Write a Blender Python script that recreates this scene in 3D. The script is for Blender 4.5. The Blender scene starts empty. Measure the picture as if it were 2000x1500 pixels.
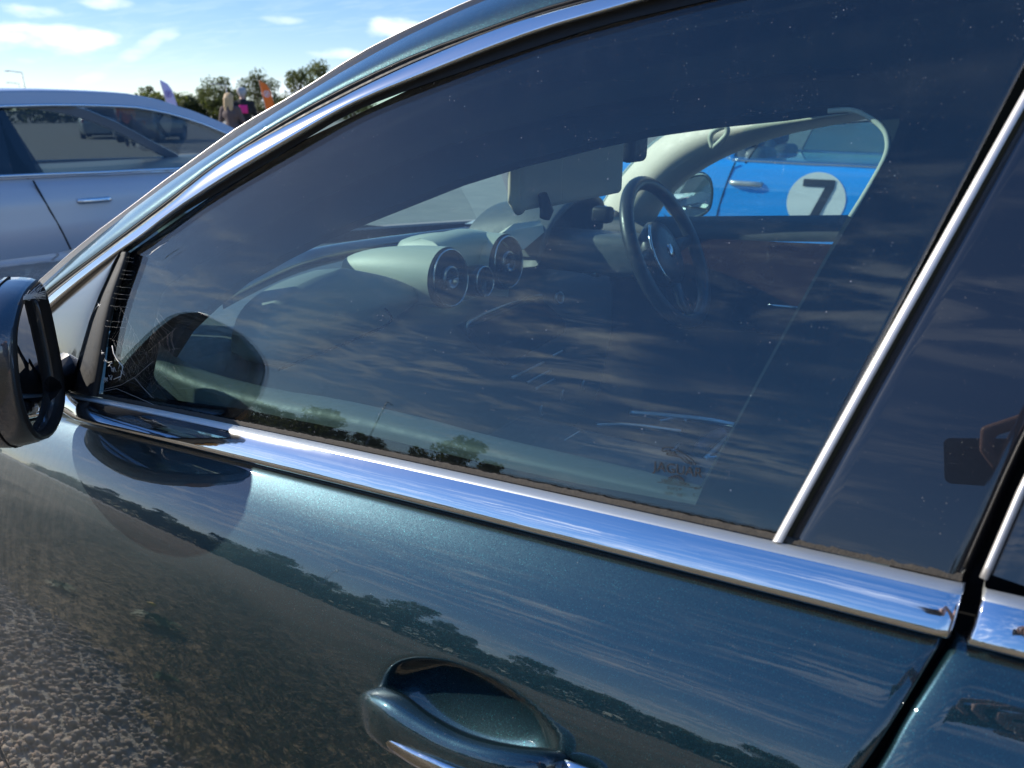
import bpy, bmesh, math, random
import numpy as np
from mathutils import Vector, Matrix
from mathutils.geometry import tessellate_polygon

random.seed(7)
RNG = np.random.default_rng(11)
C = bpy.context.scene.collection
sc = bpy.context.scene
rad = math.radians

# ------------------------------------------------------------------ camera
CAM_Z = 1.30                       # phone held at chest height
F = 1500.0                         # focal length in pixels of a 2000 px wide frame (26 mm equivalent)
TH, PI_ = rad(32.3), rad(19.6)     # heading from the car's lateral axis, pitch down
cam = bpy.data.cameras.new('camera')
cam.sensor_width = 36.0
cam.lens = 36.0 * F / 2000.0
cam.clip_start, cam.clip_end = 0.01, 4000
cam.dof.use_dof = True
cam.dof.focus_distance = 0.95
cam.dof.aperture_fstop = 8.5
cam_o = bpy.data.objects.new('camera', cam)
C.objects.link(cam_o)
cam_o.location = (0, 0, CAM_Z)
_f = Vector((math.cos(TH) * math.cos(PI_), math.sin(TH) * math.cos(PI_), -math.sin(PI_)))
cam_o.rotation_euler = _f.to_track_quat('-Z', 'Y').to_euler()
sc.camera = cam_o

# ------------------------------------------------------------------ sun, sky, exposure
SUN = Vector((-0.34, 1.0, 0.55)).normalized()
sun = bpy.data.lights.new('sun', 'SUN')
sun.energy = 2.3
sun.angle = rad(0.5)
sun.color = (1.0, 0.93, 0.82)
sun_o = bpy.data.objects.new('sun', sun)
C.objects.link(sun_o)
sun_o.location = SUN * 60
sun_o.rotation_euler = SUN.to_track_quat('Z', 'Y').to_euler()

world = bpy.data.worlds.new('World')
sc.world = world
world.use_nodes = True
wn, wl = world.node_tree.nodes, world.node_tree.links
bg = wn['Background']
bg.inputs[1].default_value = 0.15
sky = wn.new('ShaderNodeTexSky')
sky.sky_type = 'NISHITA'
sky.sun_disc = False
sky.sun_elevation = math.asin(SUN.z)
sky.sun_rotation = math.atan2(SUN.x, SUN.y) % (2 * math.pi)
sky.altitude = 60
sky.air_density = 0.8
sky.dust_density = 0.1
sky.ozone_density = 4.0


def wnode(t, **kw):
    n = wn.new(t)
    for k, v in kw.items():
        setattr(n, k, v)
    return n


def wmath(op, a, b=None, clamp=False):
    n = wnode('ShaderNodeMath', operation=op, use_clamp=clamp)
    for i, v in enumerate((a, b)):
        if v is None:
            continue
        if isinstance(v, (int, float)):
            n.inputs[i].default_value = v
        else:
            wl.new(v, n.inputs[i])
    return n.outputs[0]


tc = wnode('ShaderNodeTexCoord')
sx = wnode('ShaderNodeSeparateXYZ')
wl.new(tc.outputs['Generated'], sx.inputs[0])
zz = wmath('ADD', wmath('MAXIMUM', sx.outputs[2], 0.0), 0.09)
cu = wmath('DIVIDE', sx.outputs[0], zz)
cv = wmath('DIVIDE', sx.outputs[1], zz)
cx = wnode('ShaderNodeCombineXYZ')
wl.new(cu, cx.inputs[0]); wl.new(cv, cx.inputs[1])


def cloud_layer(rot, scale, sx_, sy_, detail, lo, hi, dist, seed):
    m = wnode('ShaderNodeMapping')
    m.inputs['Rotation'].default_value = (0, 0, rot)
    m.inputs['Scale'].default_value = (sx_, sy_, 1)
    m.inputs['Location'].default_value = (seed, seed * 0.7, 0)
    wl.new(cx.outputs[0], m.inputs[0])
    n = wnode('ShaderNodeTexNoise')
    n.inputs['Scale'].default_value = scale
    n.inputs['Detail'].default_value = detail
    n.inputs['Roughness'].default_value = 0.58
    n.inputs['Distortion'].default_value = dist
    wl.new(m.outputs[0], n.inputs['Vector'])
    r = wnode('ShaderNodeMapRange')
    r.interpolation_type = 'SMOOTHSTEP'
    r.inputs[1].default_value = lo
    r.inputs[2].default_value = hi
    wl.new(n.outputs[0], r.inputs[0])
    return r.outputs[0]


big = cloud_layer(0.5, 0.42, 1, 1.0, 3, 0.43, 0.57, 0.3, 3.1)        # where there is cloud at all
streak = cloud_layer(0.22, 2.6, 2.0, 0.55, 8, 0.45, 0.64, 1.2, 8.2)   # wind-drawn cirrus streaks
puff = cloud_layer(0.1, 4.5, 1.9, 0.9, 7, 0.50, 0.68, 0.5, 1.7)      # small ripples
cl = wmath('MULTIPLY', big, wmath('ADD', wmath('MULTIPLY', streak, 0.58), wmath('MULTIPLY', puff, 0.40)), clamp=True)
# fewer clouds on the sunward half of the sky, thin haze at the horizon
side = wnode('ShaderNodeMapRange')
side.inputs[1].default_value = -0.25; side.inputs[2].default_value = 0.35
side.inputs[3].default_value = 1.0; side.inputs[4].default_value = 0.15
wl.new(sx.outputs[0], side.inputs[0])
cl = wmath('MULTIPLY', cl, side.outputs[0])
hi_ = wnode('ShaderNodeMapRange')              # the cirrus thins out towards the zenith
hi_.inputs[1].default_value = .50; hi_.inputs[2].default_value = .80
hi_.inputs[3].default_value = 1.0; hi_.inputs[4].default_value = .12
wl.new(sx.outputs[2], hi_.inputs[0])
cl = wmath('MULTIPLY', cl, hi_.outputs[0])


def cloud_at(px, py, w, h, amt, seed, rot=0.0):
    """One small cloud at its own bearing in the sky, ragged by noise."""
    d = _ray0(px, py)
    az, el = math.atan2(d[1], d[0]), math.atan2(d[2], math.hypot(d[0], d[1]))
    a = wmath('ARCTAN2', sx.outputs[1], sx.outputs[0])
    e = wmath('ARCSINE', sx.outputs[2])
    n = wnode('ShaderNodeTexNoise')
    n.inputs['Scale'].default_value = 16
    n.inputs['Detail'].default_value = 6
    mp = wnode('ShaderNodeMapping')
    mp.inputs['Location'].default_value = (seed, seed, 0)
    mp.inputs['Scale'].default_value = (1, 1, 2.6)
    wl.new(tc.outputs['Generated'], mp.inputs[0]); wl.new(mp.outputs[0], n.inputs['Vector'])
    da0, de0 = wmath('SUBTRACT', a, az), wmath('SUBTRACT', e, el)
    cr, sr = math.cos(rot), math.sin(rot)
    da = wmath('ADD', wmath('MULTIPLY', da0, cr), wmath('MULTIPLY', de0, sr))
    de = wmath('SUBTRACT', wmath('MULTIPLY', de0, cr), wmath('MULTIPLY', da0, sr))
    q = wmath('ADD', wmath('POWER', wmath('DIVIDE', da, w), 2.0), wmath('POWER', wmath('DIVIDE', de, h), 2.0))
    q = wmath('ADD', q, wmath('MULTIPLY', wmath('SUBTRACT', n.outputs[0], 0.5), 5.5))
    r = wnode('ShaderNodeMapRange')
    r.interpolation_type = 'SMOOTHSTEP'
    r.inputs[1].default_value = 1.35; r.inputs[2].default_value = -0.35
    wl.new(q, r.inputs[0])
    return wmath('MULTIPLY', r.outputs[0], amt)


def _ray0(px, py):
    r, u = (px - 1000) / F, (750 - py) / F
    h = math.cos(PI_) + u * math.sin(PI_)
    return (h * math.cos(TH) + r * math.sin(TH), h * math.sin(TH) - r * math.cos(TH), -math.sin(PI_) + u * math.cos(PI_))


for args in ((40, 78, 0.085, 0.018, 1.0, 0.3), (70, 24, 0.03, 0.008, 0.8, 1.3), (250, 110, 0.075, 0.008, 0.5, 2.2, -0.5),
             (190, 4, 0.03, 0.007, 0.8, 3.0), (765, 56, 0.035, 0.011, 0.9, 4.4), (665, 104, 0.05, 0.007, 0.8, 5.1),
             (550, 38, 0.03, 0.005, 0.5, 6.0), (545, 180, 0.05, 0.016, 0.8, 7.0)):
    cl = wmath('MAXIMUM', cl, cloud_at(*args))
mixc = wnode('ShaderNodeMix', data_type='RGBA')
wl.new(cl, mixc.inputs[0])
hz = wnode('ShaderNodeHueSaturation')          # a clear northern evening sky
hz.inputs['Saturation'].default_value = 1.75
hz.inputs['Value'].default_value = 1.0
hz.inputs['Hue'].default_value = 0.516
gm_ = wnode('ShaderNodeGamma')
gm_.inputs[1].default_value = 0.5
wl.new(sky.outputs[0], gm_.inputs[0])
wl.new(gm_.outputs[0], hz.inputs['Color'])
wl.new(hz.outputs[0], mixc.inputs[6])
mixc.inputs[7].default_value = (2.8, 3.1, 3.7, 1)
wl.new(mixc.outputs[2], bg.inputs[0])

vs = sc.view_settings
vs.view_transform = 'Standard'
vs.look = 'None'
vs.exposure = 1.50
vs.gamma = 1.0
vs.use_curve_mapping = False


# ------------------------------------------------------------------ tracing helpers
def ray(px, py):
    return np.array(_ray0(px, py))


def onX(px, py, X):
    d = ray(px, py); t = X / d[0]
    return np.array((X, d[1] * t, CAM_Z + d[2] * t))


def onY(px, py, Y):
    d = ray(px, py); t = Y / d[1]
    return np.array((d[0] * t, Y, CAM_Z + d[2] * t))


def onZ(px, py, Z):
    d = ray(px, py); t = (Z - CAM_Z) / d[2]
    return np.array((d[0] * t, d[1] * t, Z))


def onS(px, py, fX):
    """Where the line of sight meets the surface X = fX(Y, Z)."""
    d = ray(px, py)
    X = 0.55
    for _ in range(40):
        t = X / d[0]
        X = 0.5 * X + 0.5 * fX(d[1] * t, CAM_Z + d[2] * t)
    t = X / d[0]
    return np.array((X, d[1] * t, CAM_Z + d[2] * t))


def resample(pts, n):
    p = np.array(pts, float)
    s = np.concatenate(([0], np.cumsum(np.linalg.norm(np.diff(p, axis=0), axis=1))))
    t = np.linspace(0, s[-1], n)
    return np.stack([np.interp(t, s, p[:, k]) for k in range(p.shape[1])], 1)


def smooth_line(pts, n, it=2):
    p = np.array(pts, float)
    for _ in range(it):                               # Chaikin
        q = [p[0]]
        for a, b in zip(p[:-1], p[1:]):
            q += [0.75 * a + 0.25 * b, 0.25 * a + 0.75 * b]
        q.append(p[-1])
        p = np.array(q)
    return resample(p, n)


# ------------------------------------------------------------------ object helpers
def tag(o, label=None, cat=None, group=None, kind=None):
    if label: o['label'] = label
    if cat: o['category'] = cat
    if group: o['group'] = group
    if kind: o['kind'] = kind
    return o


def empty(name, loc, label, cat, group=None, rz=0.0):
    o = bpy.data.objects.new(name, None)
    C.objects.link(o)
    o.location = loc
    o.rotation_euler = (0, 0, rz)
    o.empty_display_size = 0.2
    return tag(o, label, cat, group)


def wloc(o):
    v = Vector((0, 0, 0))
    while o is not None:
        v = v + Vector(o.location)
        o = o.parent
    return v


def part(name, verts, faces, m, parent=None, smooth=True, solid=None, bevel=None, weld=False):
    """A mesh object; verts in world (or prototype) coordinates."""
    me = bpy.data.meshes.new(name)
    base = np.array(wloc(parent)) if parent is not None else np.zeros(3)
    me.from_pydata([tuple(np.array(v, float) - base) for v in verts], [], [tuple(int(i) for i in f) for f in faces])
    me.update()
    bm = bmesh.new(); bm.from_mesh(me)
    if weld:
        bmesh.ops.remove_doubles(bm, verts=bm.verts, dist=1e-5)
    bmesh.ops.recalc_face_normals(bm, faces=bm.faces)
    bm.to_mesh(me); bm.free()
    if smooth:
        for p in me.polygons:
            p.use_smooth = True
    for x in (m if isinstance(m, (list, tuple)) else [m]):
        me.materials.append(x)
    o = bpy.data.objects.new(name, me)
    C.objects.link(o)
    if parent is not None:
        o.parent = parent
    if solid:
        md = o.modifiers.new('solid', 'SOLIDIFY'); md.thickness = solid; md.offset = 0
    if bevel:
        md = o.modifiers.new('bevel', 'BEVEL'); md.width = bevel; md.segments = 3; md.limit_method = 'ANGLE'
        for p in me.polygons:
            p.use_smooth = True
    return o


def sheet(name, rows, m, parent, closed=False, **kw):
    """Grid surface through rows of 3-D points (all rows the same length)."""
    n = len(rows[0]); V = [p for r in rows for p in r]; Fc = []
    for i in range(len(rows) - 1):
        for j in range(n - (0 if closed else 1)):
            k = (j + 1) % n
            Fc.append((i * n + j, i * n + k, (i + 1) * n + k, (i + 1) * n + j))
    return part(name, V, Fc, m, parent, **kw)


def box_data(lo, hi):
    x0, y0, z0 = lo; x1, y1, z1 = hi
    V = [(x0, y0, z0), (x1, y0, z0), (x1, y1, z0), (x0, y1, z0), (x0, y0, z1), (x1, y0, z1), (x1, y1, z1), (x0, y1, z1)]
    return V, [(0, 3, 2, 1), (4, 5, 6, 7), (0, 1, 5, 4), (1, 2, 6, 5), (2, 3, 7, 6), (3, 0, 4, 7)]


def box(name, lo, hi, m, parent=None, bevel=0.004):
    V, Fc = box_data(lo, hi)
    return part(name, V, Fc, m, parent, smooth=False, bevel=bevel)


def tube_data(path, r, seg=8, closed=False, caps=True, flat=1.0, sq=1.0):
    P = [Vector(tuple(p)) for p in path]
    n = len(P); V, Fc = [], []
    R = r if hasattr(r, '__len__') else [r] * n
    up = None
    for i, p in enumerate(P):
        a = P[(i - 1) % n] if (closed or i > 0) else P[i]
        b = P[(i + 1) % n] if (closed or i < n - 1) else P[i]
        t = (b - a)
        t = t.normalized() if t.length > 1e-9 else Vector((0, 0, 1))
        if up is None:
            up = Vector((0, 0, 1)) if abs(t.z) < 0.9 else Vector((1, 0, 0))
        u = (up - t * up.dot(t)).normalized()
        w = t.cross(u)
        up = u
        for k in range(seg):
            an = 2 * math.pi * k / seg
            ca_, sa_ = math.cos(an), math.sin(an)
            V.append(tuple(p + u * (R[i] * math.copysign(abs(ca_) ** sq, ca_)) + w * (R[i] * flat * math.copysign(abs(sa_) ** sq, sa_))))
    m = n if closed else n - 1
    for i in range(m):
        j = (i + 1) % n
        for k in range(seg):
            l = (k + 1) % seg
            Fc.append((i * seg + k, i * seg + l, j * seg + l, j * seg + k))
    if caps and not closed:
        Fc.append(tuple(range(seg - 1, -1, -1)))
        Fc.append(tuple(range((n - 1) * seg, n * seg)))
    return V, Fc


def tube(name, path, r, m, parent=None, seg=8, closed=False, flat=1.0, sq=1.0):
    V, Fc = tube_data(path, r, seg, closed, True, flat, sq)
    return part(name, V, Fc, m, parent)


def join_data(items):
    V, Fc = [], []
    for v, f in items:
        b = len(V); V += list(v); Fc += [tuple(i + b for i in q) for q in f]
    return V, Fc


def ring_path(c, r, nrm, n=32, rx=None):
    nrm = Vector(nrm).normalized()
    u = nrm.cross(Vector((0, 0, 1))).normalized(); w = u.cross(nrm)
    c = Vector(tuple(c))
    return [c + u * ((rx or r) * math.cos(2 * math.pi * k / n)) + w * (r * math.sin(2 * math.pi * k / n)) for k in range(n)]


def lathe_data(c, axis, prof, n=32):
    """prof: (distance along axis, radius)"""
    V, Fc = [], []
    c = Vector(tuple(c)); ax = Vector(axis).normalized()
    for d, r in prof:
        V += [tuple(p) for p in ring_path(c + ax * d, max(r, 1e-4), ax, n)]
    for i in range(len(prof) - 1):
        for k in range(n):
            l = (k + 1) % n
            Fc.append((i * n + k, i * n + l, (i + 1) * n + l, (i + 1) * n + k))
    return V, Fc


def poly_holes(outer, holes):
    """Triangulate a 2-D polygon with holes -> (points, triangles)."""
    loops = [[Vector((x, y, 0)) for x, y in outer]] + [[Vector((x, y, 0)) for x, y in h] for h in holes]
    tri = tessellate_polygon(loops)
    return [(v.x, v.y) for l in loops for v in l], [tuple(t) for t in tri]


def copy_tree(o, parent=None):
    c = o.copy(); C.objects.link(c); c.parent = parent
    for ch in [x for x in bpy.data.objects if x.parent == o]:
        copy_tree(ch, c)
    return c


def organic(name, chains, m, parent=None, voxel=0.01, smooth=6):
    """One continuous skin grown over chains of (x, y, z, radius)."""
    bm = bmesh.new()
    for ch in chains:
        ch = np.array(ch, float)
        for a, b in zip(ch[:-1], ch[1:]):
            L = np.linalg.norm(b[:3] - a[:3])
            k = max(1, int(L / (0.4 * max(min(a[3], b[3]), 1e-3))))
            for i in range(k + 1):
                p = a + (b - a) * (i / k)
                bmesh.ops.create_icosphere(bm, subdivisions=2, radius=p[3], matrix=Matrix.Translation(p[:3]))
    me = bpy.data.meshes.new(name); bm.to_mesh(me); bm.free()
    tmp = bpy.data.objects.new(name + '_tmp', me); C.objects.link(tmp)
    md = tmp.modifiers.new('r', 'REMESH'); md.mode = 'VOXEL'; md.voxel_size = voxel
    ms = tmp.modifiers.new('s', 'SMOOTH'); ms.iterations = smooth; ms.factor = 0.5
    dg = bpy.context.evaluated_depsgraph_get()
    ev = tmp.evaluated_get(dg)
    out = bpy.data.meshes.new_from_object(ev)
    bpy.data.objects.remove(tmp)
    V = [tuple(v.co) for v in out.vertices]; Fc = [tuple(p.vertices) for p in out.polygons]
    bpy.data.meshes.remove(out)
    return part(name, V, Fc, m, parent)


def text_data(s, size, align='LEFT', spacing=1.0):
    cu_ = bpy.data.curves.new('t', 'FONT')
    cu_.body = s; cu_.size = size; cu_.align_x = align; cu_.space_character = spacing
    cu_.resolution_u = 3
    o = bpy.data.objects.new('t', cu_); C.objects.link(o)
    dg = bpy.context.evaluated_depsgraph_get()
    me = bpy.data.meshes.new_from_object(o.evaluated_get(dg))
    V = [tuple(v.co) for v in me.vertices]; Fc = [tuple(p.vertices) for p in me.polygons]
    bpy.data.objects.remove(o); bpy.data.meshes.remove(me)
    return V, Fc


# ------------------------------------------------------------------ materials
class NT:
    def __init__(s, name):
        s.m = bpy.data.materials.new(name); s.m.use_nodes = True
        s.n, s.l = s.m.node_tree.nodes, s.m.node_tree.links
        s.out = s.n['Material Output']; s.p = s.n['Principled BSDF']
        s.tc = None

    def node(s, t, **kw):
        x = s.n.new(t)
        for k, v in kw.items(): setattr(x, k, v)
        return x

    def co(s):
        if s.tc is None: s.tc = s.node('ShaderNodeTexCoord')
        return s.tc.outputs['Object']

    def set(s, sock, v):
        if hasattr(v, 'links'): s.l.new(v, sock)
        elif hasattr(v, '__len__'): sock.default_value = (*v[:3], 1)
        else: sock.default_value = v

    def noise(s, scale, detail=4, rough=.55, vec=None, dist=0.0):
        x = s.node('ShaderNodeTexNoise')
        x.inputs['Scale'].default_value = scale; x.inputs['Detail'].default_value = detail
        x.inputs['Roughness'].default_value = rough; x.inputs['Distortion'].default_value = dist
        s.l.new(vec or s.co(), x.inputs['Vector'])
        return x.outputs[0]

    def voro(s, scale, feature='F1', out='Distance', rnd=1.0, vec=None):
        x = s.node('ShaderNodeTexVoronoi', feature=feature)
        x.inputs['Scale'].default_value = scale; x.inputs['Randomness'].default_value = rnd
        s.l.new(vec or s.co(), x.inputs['Vector'])
        return x.outputs[out]

    def scaled(s, sc_, rot=(0, 0, 0)):
        x = s.node('ShaderNodeMapping')
        x.inputs['Scale'].default_value = sc_; x.inputs['Rotation'].default_value = rot
        s.l.new(s.co(), x.inputs[0])
        return x.outputs[0]

    def math(s, op, a, b=0.0, clamp=False):
        x = s.node('ShaderNodeMath', operation=op, use_clamp=clamp)
        for i, v in enumerate((a, b)): s.set(x.inputs[i], v)
        return x.outputs[0]

    def ramp(s, v, lo, hi, a=0.0, b=1.0):
        x = s.node('ShaderNodeMapRange'); x.interpolation_type = 'SMOOTHSTEP'
        s.l.new(v, x.inputs[0])
        for i, q in enumerate((lo, hi, a, b)): s.set(x.inputs[1 + i], q)
        return x.outputs[0]

    def mixc(s, f, a, b):
        x = s.node('ShaderNodeMix', data_type='RGBA')
        s.set(x.inputs[0], f); s.set(x.inputs[6], a); s.set(x.inputs[7], b)
        return x.outputs[2]

    def mixs(s, f, a, b):
        x = s.node('ShaderNodeMixShader')
        s.set(x.inputs[0], f); s.l.new(a, x.inputs[1]); s.l.new(b, x.inputs[2])
        return x.outputs[0]

    def bump(s, h, strength, dist=0.01):
        x = s.node('ShaderNodeBump')
        x.inputs['Strength'].default_value = strength; x.inputs['Distance'].default_value = dist
        s.l.new(h, x.inputs['Height'])
        return x.outputs[0]

    def diffuse(s, col):
        x = s.node('ShaderNodeBsdfDiffuse'); s.set(x.inputs[0], col); return x.outputs[0]

    def surf(s, sh):
        s.l.new(sh, s.out.inputs[0]); return s.m


def mat(name, col, rough=.5, metal=0.0, coat=0.0, var=0.0, vscale=20.0, bump=0.0, bscale=200.0, spec=.5, trans=0.0):
    t = NT(name); p = t.p
    c = tuple(col)
    if var > 0:
        n = t.noise(vscale, 5)
        a = tuple(x * (1 - var) for x in c); b = tuple(min(1, x * (1 + var)) for x in c)
        t.set(p.inputs['Base Color'], t.mixc(n, a, b))
        t.set(p.inputs['Roughness'], t.ramp(n, .3, .7, max(0, rough - .08), min(1, rough + .08)))
    else:
        t.set(p.inputs['Base Color'], c); p.inputs['Roughness'].default_value = rough
    p.inputs['Metallic'].default_value = metal
    p.inputs['Coat Weight'].default_value = coat
    p.inputs['Coat Roughness'].default_value = .03
    p.inputs['Specular IOR Level'].default_value = spec
    p.inputs['Transmission Weight'].default_value = trans
    if bump: t.l.new(t.bump(t.noise(bscale, 4), bump, .002), p.inputs['Normal'])
    return t.m


def dust_mask(t, amount, specks=0.0, grain=900.0, streak=True):
    """Road dust: fine grain, cloudy patches, rain streaks and a few bigger specks."""
    patch = t.ramp(t.noise(9, 4), .25, .8, .45, 1.0)
    fine = t.ramp(t.noise(grain, 2, .7), .42, .75)
    d = t.math('MULTIPLY', t.math('MULTIPLY', fine, patch), amount)
    d = t.math('ADD', d, t.math('MULTIPLY', patch, amount * .45))
    if streak:
        st = t.ramp(t.noise(60, 3, .6, t.scaled((1, 1, .06))), .5, .75)
        d = t.math('ADD', d, t.math('MULTIPLY', st, amount * .35))
    if specks:
        big = t.ramp(t.voro(150, rnd=1.0), .085, .03)
        big = t.math('MAXIMUM', big, t.math('MULTIPLY', t.ramp(t.voro(330, rnd=1.0), .13, .05), .55))
        gate = t.ramp(t.noise(47, 2), .40, .60)
        rndc = t.voro(150, out='Color')
        pick = t.ramp(rndc, .38, .75)
        d = t.math('ADD', d, t.math('MULTIPLY', t.math('MULTIPLY', big, t.math('MULTIPLY', gate, pick)), specks))
    return t.math('MINIMUM', d, .9)


def fresnel(t, base):
    lw = t.node('ShaderNodeLayerWeight'); lw.inputs[0].default_value = .5
    f = t.math('POWER', lw.outputs['Facing'], 5.0)
    return t.math('ADD', t.math('MULTIPLY', f, 1 - base), base, True)


def glass(name, tint, base=.08, dust=0.0, specks=0.0, dustcol=(.42, .37, .40), rough=0.0):
    t = NT(name)
    tr = t.node('ShaderNodeBsdfTransparent'); t.set(tr.inputs[0], tint)
    gl = t.node('ShaderNodeBsdfGlossy'); gl.inputs['Roughness'].default_value = rough
    t.set(gl.inputs[0], (1, 1, 1))
    s = t.mixs(fresnel(t, base), tr.outputs[0], gl.outputs[0])
    if dust:
        s = t.mixs(dust_mask(t, dust, specks), s, t.diffuse(dustcol))
    return t.surf(s)


def paint(name, col, flake=(.02, .3, .3), metal=.75, rough=.42, dust=0.0, specks=0.0, fl=.0, coat_rough=.015, peel=.012, sunlit_dust=0.0, cior=1.88):
    """Car paint: metallic base with glinting flakes under clear coat, with road dust on top."""
    t = NT(name); p = t.p
    cell = t.voro(3000, out='Color')
    if fl:
        sep = t.node('ShaderNodeSeparateColor'); t.l.new(cell, sep.inputs[0])
        hot = t.ramp(sep.outputs[0], .965, 1.0)
        t.set(p.inputs['Base Color'], t.mixc(t.math('MULTIPLY', hot, fl), col, flake))
        nm = t.node('ShaderNodeNormalMap') if False else None
        geo = t.node('ShaderNodeNewGeometry')
        v = t.node('ShaderNodeVectorMath', operation='SUBTRACT'); t.l.new(cell, v.inputs[0]); v.inputs[1].default_value = (.5, .5, .5)
        v2 = t.node('ShaderNodeVectorMath', operation='SCALE'); t.l.new(v.outputs[0], v2.inputs[0]); v2.inputs['Scale'].default_value = .13
        v3 = t.node('ShaderNodeVectorMath', operation='ADD'); t.l.new(v2.outputs[0], v3.inputs[0]); t.l.new(geo.outputs['Normal'], v3.inputs[1])
        v4 = t.node('ShaderNodeVectorMath', operation='NORMALIZE'); t.l.new(v3.outputs[0], v4.inputs[0])
        t.l.new(v4.outputs[0], p.inputs['Normal'])
    else:
        t.set(p.inputs['Base Color'], col)
    p.inputs['Metallic'].default_value = metal; p.inputs['Roughness'].default_value = rough
    p.inputs['Coat IOR'].default_value = cior; p.inputs['Coat Weight'].default_value = 1.0; p.inputs['Coat Roughness'].default_value = coat_rough
    # slight orange peel in the clear coat
    if peel: t.l.new(t.bump(t.noise(55, 2), peel, .01), p.inputs['Coat Normal'])
    s = p.outputs[0]
    if dust:
        dm = dust_mask(t, dust, specks)
        if sunlit_dust:                      # dust tint thickened towards the front, painting in its sunlit brightness
            xyz = t.node('ShaderNodeSeparateXYZ'); t.l.new(t.co(), xyz.inputs[0])
            wob = t.math('ADD', xyz.outputs[1], t.math('MULTIPLY', t.noise(7, 4), .30))
            lit_film = t.ramp(wob, .62, 1.10)
            run = t.ramp(t.noise(75, 4, .65, t.scaled((1, 1, .10))), .30, .75, .35, 1.0)
            gr = t.ramp(t.noise(700, 2, .7), .3, .7, .5, 1.0)
            dm = t.math('ADD', dm, t.math('MULTIPLY', t.math('MULTIPLY', lit_film, t.math('MULTIPLY', run, gr)), sunlit_dust))
        s = t.mixs(dm, s, t.diffuse((.40, .36, .31)))
    return t.surf(s)


M = {}
M['green'] = paint('green_metallic_paint', (.003, .026, .037), (.05, .38, .42), .7, .40, dust=.008, specks=.5, fl=.4, coat_rough=.022, peel=.005, sunlit_dust=.16)
M['green_dusty'] = paint('green_paint_pillar', (.004, .030, .034), (.10, .5, .5), .8, .38, dust=.05, specks=.3, fl=.6)
M['chrome'] = mat('polished_chrome', (.72, .73, .75), .06, 1.0, var=.04, vscale=90)
tt = NT('brushed_bright_trim')
tt.set(tt.p.inputs['Base Color'], (.72, .73, .75)); tt.p.inputs['Metallic'].default_value = 1.0
tt.p.inputs['Roughness'].default_value = .10
M['trim'] = tt.surf(tt.mixs(dust_mask(tt, .10, .25, 1500, False), tt.p.outputs[0], tt.diffuse((.5, .48, .45))))
tt = NT('satin_aluminium')
tt.set(tt.p.inputs['Base Color'], (.62, .60, .58)); tt.p.inputs['Metallic'].default_value = .75
tt.p.inputs['Roughness'].default_value = .42
M['satin'] = tt.surf(tt.mixs(dust_mask(tt, .25, .2, 1500, False), tt.p.outputs[0], tt.diffuse((.6, .55, .5))))
tt = NT('dusty_sill_ledge')
tt.set(tt.p.inputs['Base Color'], (.55, .57, .56)); tt.p.inputs['Metallic'].default_value = .9
tt.p.inputs['Roughness'].default_value = .38
M['ledge'] = tt.surf(tt.mixs(dust_mask(tt, .45, .6, 1300, False), tt.p.outputs[0], tt.diffuse((.40, .40, .36))))
M['rubber'] = mat('black_rubber', (.012, .012, .012), .55, var=.3, vscale=120, spec=.35)
M['dirtrub'] = mat('dirty_rubber', (.05, .042, .032), .9, var=.8, vscale=260, bump=.4, bscale=500)
M['blackgap'] = mat('black_shut_line', (.004, .004, .004), .8, spec=.2)
M['gloss'] = paint('gloss_black_cover', (.003, .003, .004), metal=0, rough=.3, dust=.005, specks=.45, peel=0, cior=1.62)
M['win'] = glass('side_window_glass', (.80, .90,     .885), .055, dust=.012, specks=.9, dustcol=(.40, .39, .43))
M['wins'] = glass('clear_window_glass', (.78, .88, .86), .07, dust=.012)
M['wind'] = glass('windscreen_glass', (.72, .84, .80), .07, dust=.015)
M['wtint'] = glass('tinted_window_glass', (.34, .37, .38), .05, dust=.01)
M['wblack'] = glass('dark_tinted_window_glass', (.10, .11, .12), .08, dust=.012)
M['mirror'] = mat('mirror_silver', (.82, .84, .86), .02, 1.0)
M['cream'] = mat('cream_leather', (.62, .60, .48), .55, var=.06, vscale=60, bump=.15, bscale=900)
M['creamd'] = mat('grey_cloth', (.62, .60, .52), .85, var=.1, vscale=200, bump=.2, bscale=1200)
M['headl'] = mat('dark_headlining', (.07, .072, .075), .9, var=.1, vscale=150)
M['dash'] = mat('dark_navy_leather', (.105, .118, .122), .5, var=.15, vscale=80, bump=.2, bscale=900)
M['seal'] = mat('inner_door_frame', (.004, .0045, .005), 1.0, spec=0.0)
M['wood'] = mat('walnut_veneer', (.085, .030, .014), .18, coat=1.0, var=.5, vscale=14)
M['wheel'] = mat('steering_leather', (.030, .034, .038), .38, var=.15, vscale=150)
M['white'] = mat('white_paper', (.78, .78, .76), .7)
M['pink'] = mat('magenta_print', (.62, .03, .16), .7)
M['carpet'] = mat('dark_carpet', (.012, .012, .014), 1.0, spec=0.0)
M['screen'] = mat('black_screen', (.006, .006, .008), .12)
M['etch'] = mat('etched_glass_mark', (.008, .010, .014), .7)
M['silk'] = mat('spider_silk', (.75, .73, .68), .5)
M['amber'] = mat('amber_reflection_tint', (.75, .33, .05), .25, coat=1)
M['phone'] = mat('dark_phone_back', (.012, .012, .016), .28, coat=.3)
M['skin'] = mat('skin', (.62, .36, .27), .5, var=.15, vscale=90, bump=.15, bscale=700)
# ================================================================== the green car (its nearside, close to the camera)
car = empty('parked_car', (1.22, 0.3, 0.0), 'dark green metallic saloon filling the foreground, its front door window shut', 'car')

BPX = [(128, 769), (214, 777), (340, 802), (460, 829), (655, 871), (830, 911), (1000, 949), (1157, 981), (1280, 1005),
       (1510, 1057), (1700, 1098), (1885, 1136)]


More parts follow.
